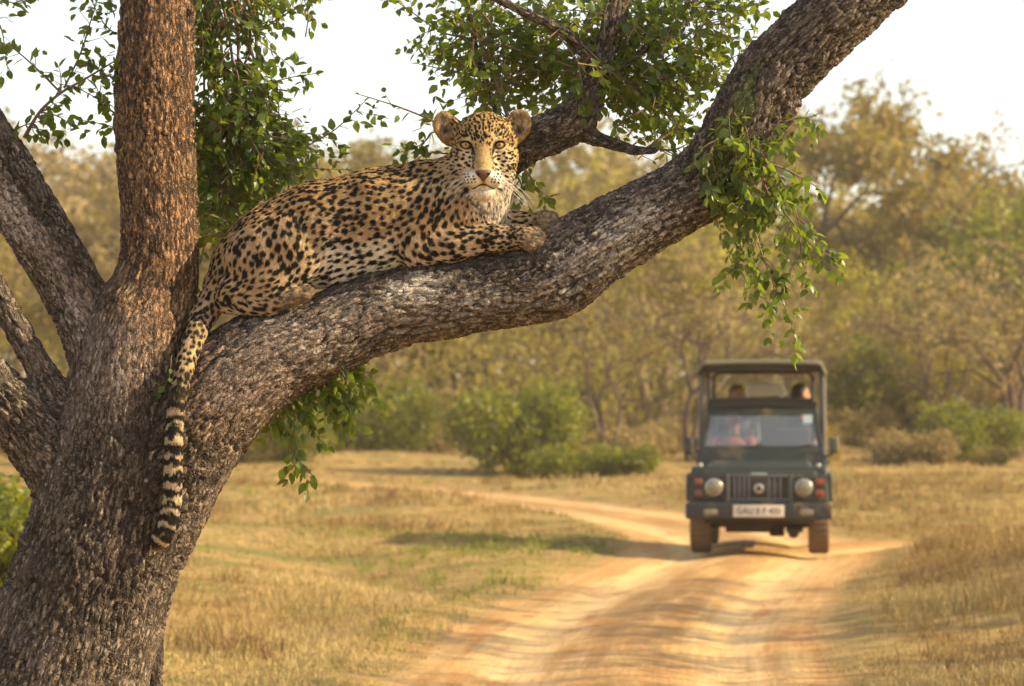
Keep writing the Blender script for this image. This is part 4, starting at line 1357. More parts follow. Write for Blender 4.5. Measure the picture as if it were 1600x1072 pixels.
def grass(name, n, region, hmin, hmax, mat, blades, seed, label, wide=0.006, keep=None, tone=None):
    rs = np.random.RandomState(seed)
    X, Y = region(rs, n)
    rd, of_, _ = road_dist(X, Y)
    p = np.stack([X, Y, 0 * X], 1)
    patch = fbm(p / 1.6, 3, seed + 5)
    k = (rd > 0.02 + 0.15 * rs.rand(len(X))) & (np.hypot(X + 1.6, Y - 9.3) > 0.6)
    if keep is not None: k &= keep(X, Y, rd, rs, patch)
    X, Y, rd, patch = X[k], Y[k], rd[k], patch[k]
    Z = height(X, Y, rd, of_[k])
    n = len(X)
    hh = rs.uniform(hmin, hmax, n) * (0.25 + 0.9 * sstep(-0.35, 0.6, patch)) * (0.35 + 0.65 * sstep(0.0, 0.7, rd))
    dist = Y
    m = blades
    a = rs.uniform(0, 2 * np.pi, (n, m)); lean = rs.uniform(0.2, 1.25, (n, m)); h = hh[:, None] * rs.uniform(0.5, 1.1, (n, m))
    bx = X[:, None] + rs.normal(size=(n, m)) * 0.06; by = Y[:, None] + rs.normal(size=(n, m)) * 0.06; bz = Z[:, None] - 0.01 + np.zeros((n, m))
    w = (wide * (0.7 + 0.6 * rs.rand(n, m)) * np.maximum(1, dist[:, None] / 22))
    ca, sa = np.cos(a), np.sin(a)
    fa = rs.uniform(0, np.pi, (n, m)); wx, wy = np.cos(fa) * w, np.sin(fa) * w
    x1, y1, z1 = bx + ca * h * lean * 0.30, by + sa * h * lean * 0.30, bz + h * 0.62
    x2, y2, z2 = bx + ca * h * lean, by + sa * h * lean, bz + h * (1.05 - 0.5 * lean)
    V = np.stack([np.stack([bx - wx, by - wy, bz], -1), np.stack([bx + wx, by + wy, bz], -1), np.stack([x1 + wx * .8, y1 + wy * .8, z1], -1), np.stack([x1 - wx * .8, y1 - wy * .8, z1], -1), np.stack([x2, y2, z2], -1)], 2)
    V = V.reshape(-1, 3)
    base = (np.arange(n * m) * 5)[:, None]
    F = np.concatenate([base + np.array([[0, 1, 2]]), base + np.array([[0, 2, 3]]), base + np.array([[3, 2, 4]])])
    big_ = fbm(np.stack([X / 2.6, Y / 4.5, 0 * X], 1), 3, seed + 9)
    tn = (0.42 + 0.30 * patch + 0.75 * big_ + 0.15 * rs.normal(size=n)) if tone is None else tone(X, Y, patch, rs)
    tn = np.clip(tn[:, None] + 0.1 * rs.normal(size=(n, m)), 0, 1)
    me = mesh_np(name, V, F, True, {'rnd': np.repeat(tn.ravel(), 5)})
    return tag(link(name, me, mat), label, kind='stuff')


def wedge(d0, d1, pw, l=-1.15, r=1.15, extra=1.5):
    def f(rs, n):
        d = d0 * (d1 / d0) ** (rs.rand(n) ** pw)
        x = rs.uniform(l, r, n) * (d * 0.18 + extra)
        return x, d
    return f


DRY = leaf_mat('dry_grass_blades', [(0.17, 0.085, 0.030), (0.32, 0.205, 0.075), (0.50, 0.38, 0.17)], (0.50, 0.37, 0.13), 0.7, tw=0.30)
GRN = leaf_mat('green_grass_blades', [(0.10, 0.095, 0.020), (0.17, 0.19, 0.032), (0.30, 0.30, 0.06)], (0.42, 0.42, 0.06), 0.6, tw=0.35)


def greenzone(X, Y):
    return np.exp(-((X + 0.6 + 0.15 * (Y - 30)) / 1.3) ** 2 - ((Y - 31) / 4.5) ** 2) + 0.6 * np.exp(-((X - 7) / 1.3) ** 2 - ((Y - 33) / 4) ** 2) + 0.5 * sstep(45, 60, Y) * sstep(2, 5, np.abs(X - 1))


grass('dry_grass', 36000, wedge(13, 42, 1.1), 0.045, 0.13, DRY, 9, 101, 'dry straw-coloured grass covering the verges', 0.0031, tone=lambda X, Y, p, rs: 0.46 + 0.5 * p + 1.1 * fbm(np.stack([X / 2.0, Y / 4.0, 0 * X], 1), 3, 208) + 0.16 * rs.normal(size=len(X)),
      keep=lambda X, Y, rd, rs, p: rs.rand(len(X)) < 0.95 - 0.75 * np.clip(greenzone(X, Y), 0, 1) - 0.55 * (p < -0.12))
grass('tall_dry_grass', 15000, wedge(14, 60, 1.0), 0.16, 0.38, DRY, 9, 104, 'tall seeded dry grass on the bank right of the track', 0.0032, tone=lambda X, Y, p, rs: 0.20 + 0.5 * p + 0.9 * fbm(np.stack([X / 1.5, Y / 3.0, 0 * X], 1), 3, 211) + 0.16 * rs.normal(size=len(X)),
      keep=lambda X, Y, rd, rs, p: ((X > 2.5) & (rd > 0.45) & (p > -0.25)) | ((p > 0.22) & (rd > 0.8) & (X < 0)))
grass('far_dry_grass', 15000, wedge(40, 120, 1.0, extra=3), 0.06, 0.20, DRY, 7, 102, 'dry grass on the ground beyond the bend', 0.006,
      keep=lambda X, Y, rd, rs, p: rs.rand(len(X)) < 0.9)
grass('green_grass', 20000, wedge(15, 60, 0.9), 0.06, 0.20, GRN, 9, 103, 'short green grass in the hollow left of the track', 0.0045,
      keep=lambda X, Y, rd, rs, p: rs.rand(len(X)) < np.clip(1.1 * greenzone(X, Y) + 0.65 * (p < -0.08) + 0.5 * (rd < 0.5) * (X < 2), 0, 1))

# ------------------------------------------------------------------ scrub and trees of the far side


def make_tree(seed, h, spread, levels=4, fork=0.25, flat=0.0, stems=1, leaf_n=2600, leaf_s=0.16, bare=0.0, tr=0.14, gap=0.5, low=0.3, lean=0.0):
    """returns trunk mesh and crown mesh (unit: metres, base at the origin)"""
    rs = np.random.RandomState(seed)
    g = Geo(); tips = []

    def grow(p, d, L, r, lev):
        n = 5
        pts = [p]; q = p.copy(); dd = d.copy()
        for i in range(n):
            dd = dd + rs.normal(size=3) * 0.10 + np.array([0, 0, 0.03 - 0.10 * flat * (lev > 1)])
            dd /= np.linalg.norm(dd); q = q + dd * L / n; pts.append(q)
        r1 = r * (0.62 if lev < levels else 0.3)
        g.tube(pts, np.linspace(r, r1, n + 1), 7 if lev < 2 else 4, rs.rand())
        if lev >= levels - 2:
            for w in pts[2:]: tips.append((w, lev))
        if lev < levels:
            k = 2 + (rs.rand() < 0.65) + (lev == 0 and stems == 1)
            a0 = rs.rand() * 6.28
            for i in range(k):
                a = a0 + i * 6.283 / k + rs.normal() * 0.35
                ax = np.array([math.cos(a), math.sin(a), 0.0])
                op = (0.50 + 0.30 * rs.rand()) * (1 + 0.3 * flat * (lev > 0))
                nd = dd * math.cos(op) + (ax - dd * (ax @ dd)) * math.sin(op)
                nd[2] = nd[2] * (1 - 0.35 * flat) + (0.12 if lev < 2 else 0)
                nd /= np.linalg.norm(nd)
                grow(q, nd, L * (0.66 + 0.2 * rs.rand()), r1 * 0.82, lev + 1)
    for s in range(stems):
        a = rs.rand() * 6.28
        o = np.array([math.cos(a), math.sin(a), 0]) * (0.18 if stems > 1 else 0)
        d = np.array([o[0] * 1.6 + lean, o[1] * 1.6, 1.0]) + rs.normal(size=3) * 0.08
        grow(o * 0.4, d / np.linalg.norm(d), fork * (0.85 + 0.3 * rs.rand()), tr, 0)
    V = np.concatenate(g.V)
    T = np.array([t_[0] for t_ in tips])
    top = max(V[:, 2].max(), 1e-3); wd = np.percentile(np.abs(V[:, :2]), 98)
    S = np.array([spread / 2 / wd, spread / 2 / wd, h / top])
    V = V * S; T = T * S
    trunk = mesh_np('trunk', V, np.concatenate(g.F), True, {'rnd': np.concatenate(g.A)})
    trunk['z'] = 0
    # foliage: small leaf clumps around the outer branches, uneven
    w = np.clip(0.25 + vnoise(T / (spread * 0.13), seed) + 0.25, 0.0, 1) ** 1.5
    w = w * (T[:, 2] > low * h * rs.uniform(0.7, 1.3, len(T)))
    w = w / max(w.sum(), 1e-9)
    nclump = max(leaf_n // 9, 1)
    c = T[rs.choice(len(T), nclump, p=w)] + rs.normal(size=(nclump, 3)) * spread * np.array([0.022, 0.022, 0.016])
    P_ = np.repeat(c, 9, 0) + rs.normal(size=(nclump * 9, 3)) * leaf_s * 1.1
    n = len(P_)
    a = rs.normal(size=(n, 3)); a /= np.linalg.norm(a, axis=1, keepdims=True)
    b = np.cross(a, rs.normal(size=(n, 3))); b /= np.linalg.norm(b, axis=1, keepdims=True)
    sz = (leaf_s * rs.uniform(0.4, 1.0, n))[:, None]
    Vl = np.stack([P_ - a * sz, P_ + b * sz * 0.45, P_ + a * sz, P_ - b * sz * 0.45], 1).reshape(-1, 3)
    tone = np.clip(np.repeat(0.5 + 0.22 * rs.normal(size=nclump), 9) + 0.12 * rs.normal(size=n), 0, 1)
    Fl = np.arange(n * 4).reshape(-1, 4)
    crown = mesh_np('crown', Vl, Fl, False, {'rnd': np.repeat(tone, 4)})
    return trunk, crown


def make_bush(seed, h, w, n=9000, leaf_s=0.07, lobes=9):
    rs = np.random.RandomState(seed)
    g = Geo()
    C_ = []
    for i in range(lobes):
        a = rs.rand() * 6.28; r = w / 2 * 0.62 * math.sqrt(rs.rand())
        zc = h * (0.30 + 0.42 * rs.rand()) * (1 - 0.45 * (r / (w / 2)) ** 2)
        C_.append((math.cos(a) * r, math.sin(a) * r, zc, w * rs.uniform(0.17, 0.27)))
    C_ = np.array(C_)
    for c in C_:
        g.tube([(c[0] * 0.1, c[1] * 0.1, 0), (c[0] * 0.5, c[1] * 0.5, c[2] * 0.55), (c[0], c[1], c[2])], [0.035, 0.022, 0.008], 5, rs.rand())
    k = rs.randint(lobes, size=n // 8)
    d = rs.normal(size=(len(k), 3)); d /= np.linalg.norm(d, axis=1, keepdims=True)
    rad = C_[k, 3:4] * (0.55 + 0.55 * rs.rand(len(k), 1)) * (1 + 0.25 * vnoise(d * 2.3, seed)[:, None])
    P0 = C_[k, :3] + d * rad * np.array([1, 1, 0.85 * h / w * 1.6]); P0[:, 2] = np.abs(P0[:, 2]) * 0.98
    P0 = P0[(P0[:, 2] < h * 1.15)]
    P_ = np.repeat(P0, 8, 0) + rs.normal(size=(len(P0) * 8, 3)) * leaf_s * 1.3
    m_ = len(P_)
    a = rs.normal(size=(m_, 3)); a /= np.linalg.norm(a, axis=1, keepdims=True)
    b = np.cross(a, rs.normal(size=(m_, 3))); b /= np.linalg.norm(b, axis=1, keepdims=True)
    sz = (leaf_s * rs.uniform(0.5, 1.1, m_))[:, None]
    Vl = np.stack([P_ - a * sz, P_ + b * sz * 0.5, P_ + a * sz, P_ - b * sz * 0.5], 1).reshape(-1, 3)
    Vl[:, 2] = np.maximum(Vl[:, 2], -0.05)
    tone = np.clip(np.repeat(0.5 + 0.25 * rs.normal(size=len(P0)), 8) + 0.12 * rs.normal(size=m_), 0, 1)
    return g.build('trunk'), mesh_np('crown', Vl, np.arange(m_ * 4).reshape(-1, 4), False, {'rnd': np.repeat(tone, 4)})


OLIVE = leaf_mat('olive_scrub_leaf', [(0.09, 0.080, 0.018), (0.18, 0.142, 0.040), (0.30, 0.230, 0.07)], (0.50, 0.37, 0.06), 0.7, tw=0.35)
YELLOW = leaf_mat('yellow_scrub_leaf', [(0.16, 0.14, 0.018), (0.28, 0.24, 0.030), (0.40, 0.34, 0.05)], (0.60, 0.50, 0.05), 0.7, tw=0.4)
STRAW = leaf_mat('dry_scrub_leaf', [(0.13, 0.100, 0.045), (0.26, 0.195, 0.085), (0.40, 0.30, 0.14)], (0.50, 0.37, 0.10), 0.8, tw=0.3)
GREEN = leaf_mat('green_bush_leaf', [(0.018, 0.032, 0.005), (0.070, 0.090, 0.009), (0.22, 0.225, 0.018)], (0.42, 0.42, 0.018), 0.5, tw=0.35)
BRANCH = simple('scrub_branch', (0.20, 0.13, 0.08), 0.9, var=0.3, vscale=3)
BRANCHD = simple('dark_branch', (0.085, 0.052, 0.034), 0.9, var=0.3, vscale=3)

KIT = {
    'scrub0': make_tree(11, 5.5, 6.5, 4, 1.2, 0.4, 3, 3600, 0.15, low=0.12),
    'scrub1': make_tree(12, 6.5, 7.0, 4, 1.4, 0.5, 2, 3600, 0.16, low=0.15),
    'scrub2': make_tree(13, 7.5, 7.5, 4, 1.5, 0.3, 3, 4200, 0.17, low=0.15),
    'scrub3': make_tree(14, 4.0, 5.5, 4, 0.8, 0.2, 4, 3600, 0.13, low=0.03),
    'scrub4': make_tree(15, 8.5, 8.0, 4, 1.8, 0.6, 2, 4200, 0.18, low=0.25),
    'bush0': make_bush(21, 2.2, 3.4, 9000, 0.08, 9),
    'bush1': make_bush(22, 1.2, 2.4, 5000, 0.07, 6),
    'bush2': make_bush(23, 2.4, 4.0, 12000, 0.09, 12),
    'flat': make_tree(31, 13.5, 14.0, 5, 2.6, 0.75, 3, 17000, 0.25, low=0.55, tr=0.26),
    'bare': make_tree(32, 13.0, 10.0, 5, 2.6, 0.2, 2, 300, 0.16, low=0.5, tr=0.20),
    'fork': make_tree(33, 9.5, 9.5, 5, 2.6, 0.6, 3, 2000, 0.16, low=0.55, tr=0.17),
    'thorn': make_tree(34, 8.0, 9.5, 5, 1.4, 0.8, 4, 2600, 0.17, low=0.4, tr=0.075),
    'shade': make_tree(35, 6.5, 6.5, 5, 1.8, 0.5, 2, 2600, 0.10, low=0.3, tr=0.12),
}
cache = {}


def place_tree(kind, mat, px, base_d, scale, label, name='scrub_tree', group=None, cat='tree', rz=None, sx=1.0, bmat=None, X=None, zoff=0.0, szz=1.0):
    if X is None: X = (px - 800) / FPX * base_d
    z = float(height(np.array([X]), np.array([base_d]))[0]) - 0.05 + zoff
    root = empty(name, (X, base_d, z), RS.rand() * 6.28 if rz is None else rz)
    root.scale = (scale * sx, scale * sx, scale * szz)
    tag(root, label, cat, group)
    key = (kind, mat.name)
    if key not in cache:
        a, b = KIT[kind]; a, b = a.copy(), b.copy()
        a.materials.append(bmat or BRANCH); b.materials.append(mat)
        cache[key] = (a, b)
    for nm, m_ in zip(('trunk', 'crown'), cache[key]):
        o = bpy.data.objects.new(nm, m_); COL.objects.link(o); o.parent = root
    return root


place_tree('bush2', GREEN, 808, 66, 1.08, 'large rounded bright green bush standing in the grass behind the bend', 'green_bush', cat='bush', rz=0.4, sx=0.86)
place_tree('bush1', GREEN, 895, 64, 0.85, 'small low green bush at the right foot of the large round bush', 'green_bush', cat='bush', rz=2.0)
place_tree('bush1', GREEN, 965, 62, 0.75, 'smallest green bush nearest the track, between the round bush and the vehicle', 'green_bush', cat='bush', rz=1.0)
place_tree('bush0', OLIVE, 640, 84, 0.8, 'olive bush left of the large round bush', 'olive_bush', cat='bush')
place_tree('bush2', GREEN, 1515, 74, 0.80, 'dark green bush at the far right, in shade behind the pale grass', 'green_bush', cat='bush', rz=3.0)
place_tree('bush2', GREEN, 1375, 84, 0.95, 'tall dark green bush just right of the vehicle canopy', 'green_bush', cat='bush', rz=5.0, szz=1.7)
place_tree('bush0', GREEN, 20, 19.5, 0.50, 'sunlit green bush at the left edge behind the big trunk, the nearer of two', 'green_bush', cat='bush', rz=1.0, X=-3.62)
place_tree('bush0', GREEN, 20, 20.2, 0.50, 'green bush at the left edge, the farther one behind the big trunk', 'green_bush', cat='bush', rz=3.0, X=-3.95)
place_tree('flat', OLIVE, 1385, 110, 1.02, 'tall flat-topped acacia standing above the thicket against the white sky', 'acacia_tree', rz=0.7, bmat=BRANCHD)
place_tree('bare', STRAW, 1600, 92, 0.98, 'tall nearly leafless tree at the right edge reaching above the thicket', 'bare_tree', rz=0.2, bmat=BRANCHD)
place_tree('fork', STRAW, 1078, 74, 0.72, 'forked thorn tree with spreading bare stems left of the vehicle', 'acacia_tree', rz=1.9, bmat=BRANCHD)
place_tree('thorn', STRAW, 1590, 78, 0.85, 'dry thorn tree with arching grey branches near the right edge', 'thorn_tree', rz=0.9, bmat=BRANCHD)
place_tree('scrub2', GREEN, 1610, 90, 1.15, 'dense dark green tree at the right edge under the bare tree', 'green_tree', rz=0.0)
place_tree('flat', OLIVE, 590, 150, 1.12, 'broad pale tree rising behind the leopard back', 'acacia_tree', rz=2.7)
place_tree('flat', STRAW, 150, 125, 0.93, 'pale dry tree seen between the two left limbs', 'acacia_tree', rz=4.1)
place_tree('thorn', OLIVE, 740, 100, 0.9, 'thin-stemmed tree behind the large green bush', 'thorn_tree', rz=2.2, bmat=BRANCHD)
place_tree('fork', OLIVE, 955, 79, 0.60, 'slender forked tree between the round bush and the vehicle', 'acacia_tree', rz=4.0, bmat=BRANCHD)
place_tree('fork', STRAW, 1475, 77, 0.62, 'bare-stemmed forked tree right of the vehicle, above the pale grass', 'acacia_tree', rz=3.1, bmat=BRANCHD)
place_tree('fork', STRAW, 520, 80, 0.62, 'forked tree with thin stems seen under the limb, left of the round bush', 'acacia_tree', rz=5.2, bmat=BRANCHD)
GRP = 'hazy scrub trees of the far thicket'
kinds = ['scrub0', 'scrub1', 'scrub2', 'scrub3', 'scrub4']
rs2 = np.random.RandomState(5)
for row, (d, cnt, sc, sp) in enumerate(((84, 13, 0.85, 1.08), (100, 17, 1.20, 1.08), (118, 19, 1.52, 1.1), (140, 21, 1.95, 1.12))):
    for i in range(cnt):
        f = (i + 0.5 + rs2.uniform(-0.3, 0.3)) / cnt
        px = -250 + 2100 * f
        dd = d + rs2.uniform(-6, 6)
        if row == 0 and (700 < px < 1130): continue
        pick = rs2.rand()
        zone_y = math.exp(-((px - 1290) / 130) ** 2) + math.exp(-((px - 930) / 120) ** 2) * 0.8
        zone_s = math.exp(-((px - 1470) / 90) ** 2) + math.exp(-((px - 1080) / 80) ** 2)
        mt = YELLOW if pick < zone_y * 0.8 else (STRAW if pick < zone_y * 0.8 + 0.3 + zone_s * 0.4 else OLIVE)
        nm = {'yellow_scrub_leaf': 'yellowish', 'dry_scrub_leaf': 'straw-brown', 'olive_scrub_leaf': 'olive'}[mt.name]
        hsc = 1.05 if px < 1130 else 0.80
        place_tree(kinds[rs2.randint(5)], mt, px, dd, sc * rs2.uniform(0.80, 1.02) * hsc, 'hazy %s scrub tree in the far thicket' % nm, 'scrub_tree', nm + ' ' + GRP, rz=rs2.rand() * 6.28)
for i in range(46):
    px = -150 + 1900 * (i + rs2.rand()) / 46
    if 690 < px < 950: continue
    mt = [GREEN, YELLOW, STRAW, OLIVE, STRAW][rs2.randint(5)]
    if mt is GREEN and px > 1100: mt = OLIVE
    nm = {'yellow_scrub_leaf': 'yellowish', 'dry_scrub_leaf': 'dry brown', 'olive_scrub_leaf': 'olive', 'green_bush_leaf': 'green'}[mt.name]
    place_tree(['bush0', 'bush2', 'bush1'][rs2.randint(3)], mt, px, 74 + rs2.uniform(-6, 16), rs2.uniform(0.35, 1.0), 'low %s bush at the foot of the thicket' % nm, 'low_bush', 'low %s bushes at the foot of the thicket' % nm, 'bush', rz=rs2.rand() * 6.28)
rs3 = np.random.RandomState(77)
nc = 24000
ty_ = 80 + 80 * rs3.rand(nc) ** 0.8; tx_ = rs3.uniform(-1.25, 1.25, nc) * (ty_ * 0.18 + 6)
pp = np.stack([tx_ / 4.0, ty_ / 5.0, 0 * tx_], 1)
top_ = (3.8 + 8.2 * sstep(84, 150, ty_) * np.interp(tx_ / ty_ * FPX + 800, [0, 900, 1150, 1250, 1700], [1.0, 1.0, 0.9, 0.62, 0.62])) * (1 + 0.42 * fbm(pp, 3, 91)) * (1 + 0.10 * sstep(8, 14, tx_))
fz = rs3.rand(nc) ** 0.62
tz = height(tx_, ty_) + top_ * fz
shell = 1 - np.abs(rs3.normal(size=nc)) * 0.1
PC = np.stack([tx_, ty_, tz], 1)
PQ = np.repeat(PC, 8, 0) + rs3.normal(size=(nc * 8, 3)) * np.array([0.26, 0.26, 0.24])
m_ = len(PQ)
a_ = rs3.normal(size=(m_, 3)); a_ /= np.linalg.norm(a_, axis=1, keepdims=True)
b_ = np.cross(a_, rs3.normal(size=(m_, 3))); b_ /= np.linalg.norm(b_, axis=1, keepdims=True)
sz = (0.15 * rs3.uniform(0.5, 1.1, m_))[:, None]
Vl = np.stack([PQ - a_ * sz, PQ + b_ * sz * 0.45, PQ + a_ * sz, PQ - b_ * sz * 0.45], 1).reshape(-1, 3)
hue = fbm(np.stack([tx_ / 5.0, ty_ / 9.0, tz / 4.0], 1), 3, 92)
zn = np.exp(-((tx_ / ty_ * FPX + 800 - 1290) / 150) ** 2) * 0.5 + np.exp(-((tx_ / ty_ * FPX + 800 - 940) / 140) ** 2) * 0.35
tone = np.clip(np.repeat(0.46 + 0.9 * hue + 0.14 * rs3.normal(size=nc) + 0.3 * zn, 8) + 0.06 * rs3.normal(size=m_), 0, 1)
THICK = leaf_mat('thicket_leaf', [(0.050, 0.070, 0.012), (0.22, 0.165, 0.072), (0.16, 0.145, 0.040), (0.29, 0.265, 0.055)], (0.50, 0.42, 0.06), 0.8, tw=0.36)
tag(link('far_thicket', mesh_np('far_thicket', Vl, np.arange(m_ * 4).reshape(-1, 4), False, {'rnd': np.repeat(tone, 4)}), THICK), 'dry golden-olive scrub filling the far side of the clearing', kind='stuff')
# trees beside the track, out of the picture on the right, whose shade crosses the sand
for X, Y, s, l in ((7.2, 15.6, 0.72, 'slim roadside tree shading the nearest stretch of track'), (8.6, 18.4, 0.80, 'roadside tree shading the middle of the near track'), (10.0, 21.8, 0.92, 'roadside tree shading the track before the vehicle'), (9.0, 12.6, 0.8, 'roadside tree nearest the viewer, right of the track')):
    place_tree('shade', OLIVE, 0, Y, s, l, 'roadside_tree', X=X, bmat=BRANCHD)

# ------------------------------------------------------------------ warm dusty air
def box_mesh(name, lo, hi):
    V = np.array([(x, y, z) for x in (lo[0], hi[0]) for y in (lo[1], hi[1]) for z in (lo[2], hi[2])], float)
    F = np.array([(0, 1, 3, 2), (4, 6, 7, 5), (0, 4, 5, 1), (2, 3, 7, 6), (0, 2, 6, 4), (1, 5, 7, 3)])
    return mesh_np(name, V, F, False)


hz, hn, hl = new_mat('dusty_air')
ho = hn.new('ShaderNodeOutputMaterial'); hv = hn.new('ShaderNodeVolumePrincipled')
hv.inputs['Color'].default_value = (1.0, 0.92, 0.76, 1)
hv.inputs['Density'].default_value = 0.00055
hv.inputs['Anisotropy'].default_value = 0.2
hl.new(hv.outputs[0], ho.inputs['Volume'])
tag(link('haze', box_mesh('haze', (-2600, -30, -3), (2600, 3600, 32)), hz), kind='stuff')
# ------------------------------------------------------------------ the safari vehicle
import bmesh


class B:
    def __init__(self): self.bm = bmesh.new()
    def _add(self, o, bev, seg=2):
        if bev > 0:
            bmesh.ops.bevel(o, geom=list(o.edges), offset=bev, segments=seg, affect='EDGES', profile=0.6, clamp_overlap=True)
        me = bpy.data.meshes.new('tmp'); o.to_mesh(me); o.free(); self.bm.from_mesh(me); bpy.data.meshes.remove(me); return self
    def box(self, x0, x1, y0, y1, z0, z1, bev=0.01, seg=2, top=None):
        """top: (dx0, dx1, dy0, dy1) shifts of the upper face's sides"""
        o = bmesh.new(); bmesh.ops.create_cube(o, size=1)
        t_ = top or (0, 0, 0, 0)
        for v in o.verts:
            u = v.co.z > 0
            X = (x0 + (t_[0] if u else 0)) if v.co.x < 0 else (x1 + (t_[1] if u else 0))
            Y = (y0 + (t_[2] if u else 0)) if v.co.y < 0 else (y1 + (t_[3] if u else 0))
            v.co = (X, Y, z1 if u else z0)
        return self._add(o, bev, seg)
    def cyl(self, c, r, h, axis='Y', n=24, bev=0.0, r2=None):
        o = bmesh.new()
        bmesh.ops.create_cone(o, cap_ends=True, segments=n, radius1=r, radius2=r if r2 is None else r2, depth=h)
        if bev: bmesh.ops.bevel(o, geom=[e for e in o.edges if len(e.link_faces) == 2 and abs(e.link_faces[0].normal.z - e.link_faces[1].normal.z) > 0.5], offset=bev, segments=3, affect='EDGES', profile=0.6)
        R_ = {'X': Matrix.Rotation(math.pi / 2, 4, 'Y'), 'Y': Matrix.Rotation(math.pi / 2, 4, 'X'), 'Z': Matrix.Identity(4)}[axis]
        bmesh.ops.transform(o, matrix=Matrix.Translation(c) @ R_, verts=o.verts)
        return self._add(o, 0)
    def tube(self, pts, r, n=8):
        V, F = tube_np(pts, [r] * len(pts), n)
        vs = [self.bm.verts.new(v) for v in V]
        for f in F: self.bm.faces.new([vs[i] for i in f])
        self.bm.faces.new([vs[i] for i in range(n)][::-1]); self.bm.faces.new([vs[len(V) - n + i] for i in range(n)])
        return self
    def build(self, name, mat, parent, smooth=True, auto=True):
        bmesh.ops.recalc_face_normals(self.bm, faces=self.bm.faces)
        me = bpy.data.meshes.new(name); self.bm.to_mesh(me); self.bm.free()
        if smooth:
            me.polygons.foreach_set('use_smooth', [True] * len(me.polygons))
            try: me.set_sharp_from_angle(angle=math.radians(38))
            except Exception: pass
        return link(name, me, mat, parent)


JD = 30.4
jx = (1187 - 800) / FPX * JD
jz = float(height(np.array([jx]), np.array([JD]))[0])
jeep = empty('safari_vehicle', (jx, JD, jz), math.radians(-6.2))
tag(jeep, 'dark green open-top safari vehicle with a raised canopy, driving towards the viewer on the track', 'vehicle')
# local: x right in the picture, y away from the viewer, front axle at y = 0
PAINT = simple('green_paint', (0.015, 0.020, 0.012), 0.42, var=0.12, vscale=3, dirt=0.26, Coat_Weight=0.08)
PAINTD = simple('dull_black_paint', (0.020, 0.022, 0.024), 0.5, var=0.2, dirt=0.30)
RUBBER = simple('dusty_rubber', (0.13, 0.082, 0.045), 0.9, var=0.3, vscale=12)
CANV = simple('khaki_canvas', (0.13, 0.115, 0.070), 0.85, var=0.15, vscale=6)
CANVD = simple('dark_canvas', (0.045, 0.038, 0.030), 0.9, var=0.2)
STEEL = simple('grey_post_paint', (0.10, 0.085, 0.070), 0.45, var=0.2)
CHROME = simple('bright_metal', (0.45, 0.43, 0.39), 0.3, 0.8)
LENS = simple('lamp_glass', (0.24, 0.22, 0.15), 0.12, 0.2, var=0.2, vscale=40)
AMBER = simple('amber_lens', (0.30, 0.065, 0.015), 0.25, Emission_Strength=0.0)
AMBERD = simple('dull_amber_lens', (0.20, 0.065, 0.04), 0.3)
PLATE = simple('plate_white', (0.62, 0.55, 0.46), 0.6, var=0.08)
INK = simple('plate_ink', (0.05, 0.035, 0.03), 0.7)
SEAT = simple('seat_vinyl', (0.05, 0.045, 0.04), 0.7)
WHITEV = simple('white_cover', (0.75, 0.70, 0.64), 0.7)
DARKUN = simple('underbody_grime', (0.028, 0.018, 0.012), 0.85, var=0.4, vscale=9)
t = NT('windscreen_glass')
gl = t.node('ShaderNodeBsdfGlossy', ins={'Color': (0.9, 0.92, 0.95), 'Roughness': 0.06}).outputs[0]
dfu = t.node('ShaderNodeBsdfDiffuse', ins={'Color': (0.22, 0.23, 0.24)}).outputs[0]
tp_ = t.node('ShaderNodeBsdfTransparent', ins={'Color': (0.82, 0.86, 0.86)}).outputs[0]
ms1 = t.node('ShaderNodeMixShader', ins={0: 0.22}); t.l.new(tp_, ms1.inputs[1]); t.l.new(dfu, ms1.inputs[2])
fr_ = t.node('ShaderNodeFresnel', ins={0: 1.5}).outputs[0]
ms2 = t.node('ShaderNodeMixShader', ins={0: t.math('MULTIPLY_ADD', fr_, 1.2, 0.05, clamp=True)}); t.l.new(ms1.outputs[0], ms2.inputs[1]); t.l.new(gl, ms2.inputs[2])
GLASS = t.done(ms2.outputs[0])

b = B()
b.box(-0.735, 0.735, -0.46, 0.95, 0.52, 0.93, 0.035, 3, (0.02, -0.02, 0.05, 0))      # front wings and nose
b.box(-0.72, 0.72, 0.90, 3.0, 0.45, 1.02, 0.03)                                       # tub
body = b.build('body', PAINT, jeep)
b = B(); b.box(-0.625, 0.625, -0.50, 0.68, 0.80, 0.90, 0.04, 3, (0.03, -0.03, 0.06, 0.0)); b.box(-0.60, 0.60, -0.40, 0.68, 0.86, 0.985, 0.04, 3, (0.08, -0.08, 0.22, 0))
hood = b.build('hood', PAINT, jeep)
B().box(-0.085, 0.085, -0.492, -0.478, 0.838, 0.868, 0.004).build('badge', CHROME, hood)
b = B(); b.box(-0.705, 0.705, 0.66, 0.86, 0.90, 1.115, 0.02, 2, (0.02, -0.02, 0.05, 0))
b.build('scuttle', PAINT, jeep)
for s in (-1, 1):
    b = B(); b.box(s * 0.735 - 0.035, s * 0.735 + 0.035, -0.42, 0.46, 0.56, 0.86, 0.03, 3)
    b.build('wing_flare', PAINT, jeep)
    b = B(); b.box(s * 0.70 - 0.02, s * 0.70 + 0.02, 1.0, 1.9, 0.50, 1.10, 0.015); d_ = b.build('door', PAINT, jeep)
    B().box(s * 0.735 - 0.012, s * 0.735 + 0.012, 1.72, 1.84, 0.93, 0.96, 0.006).build('handle', PAINTD, d_)
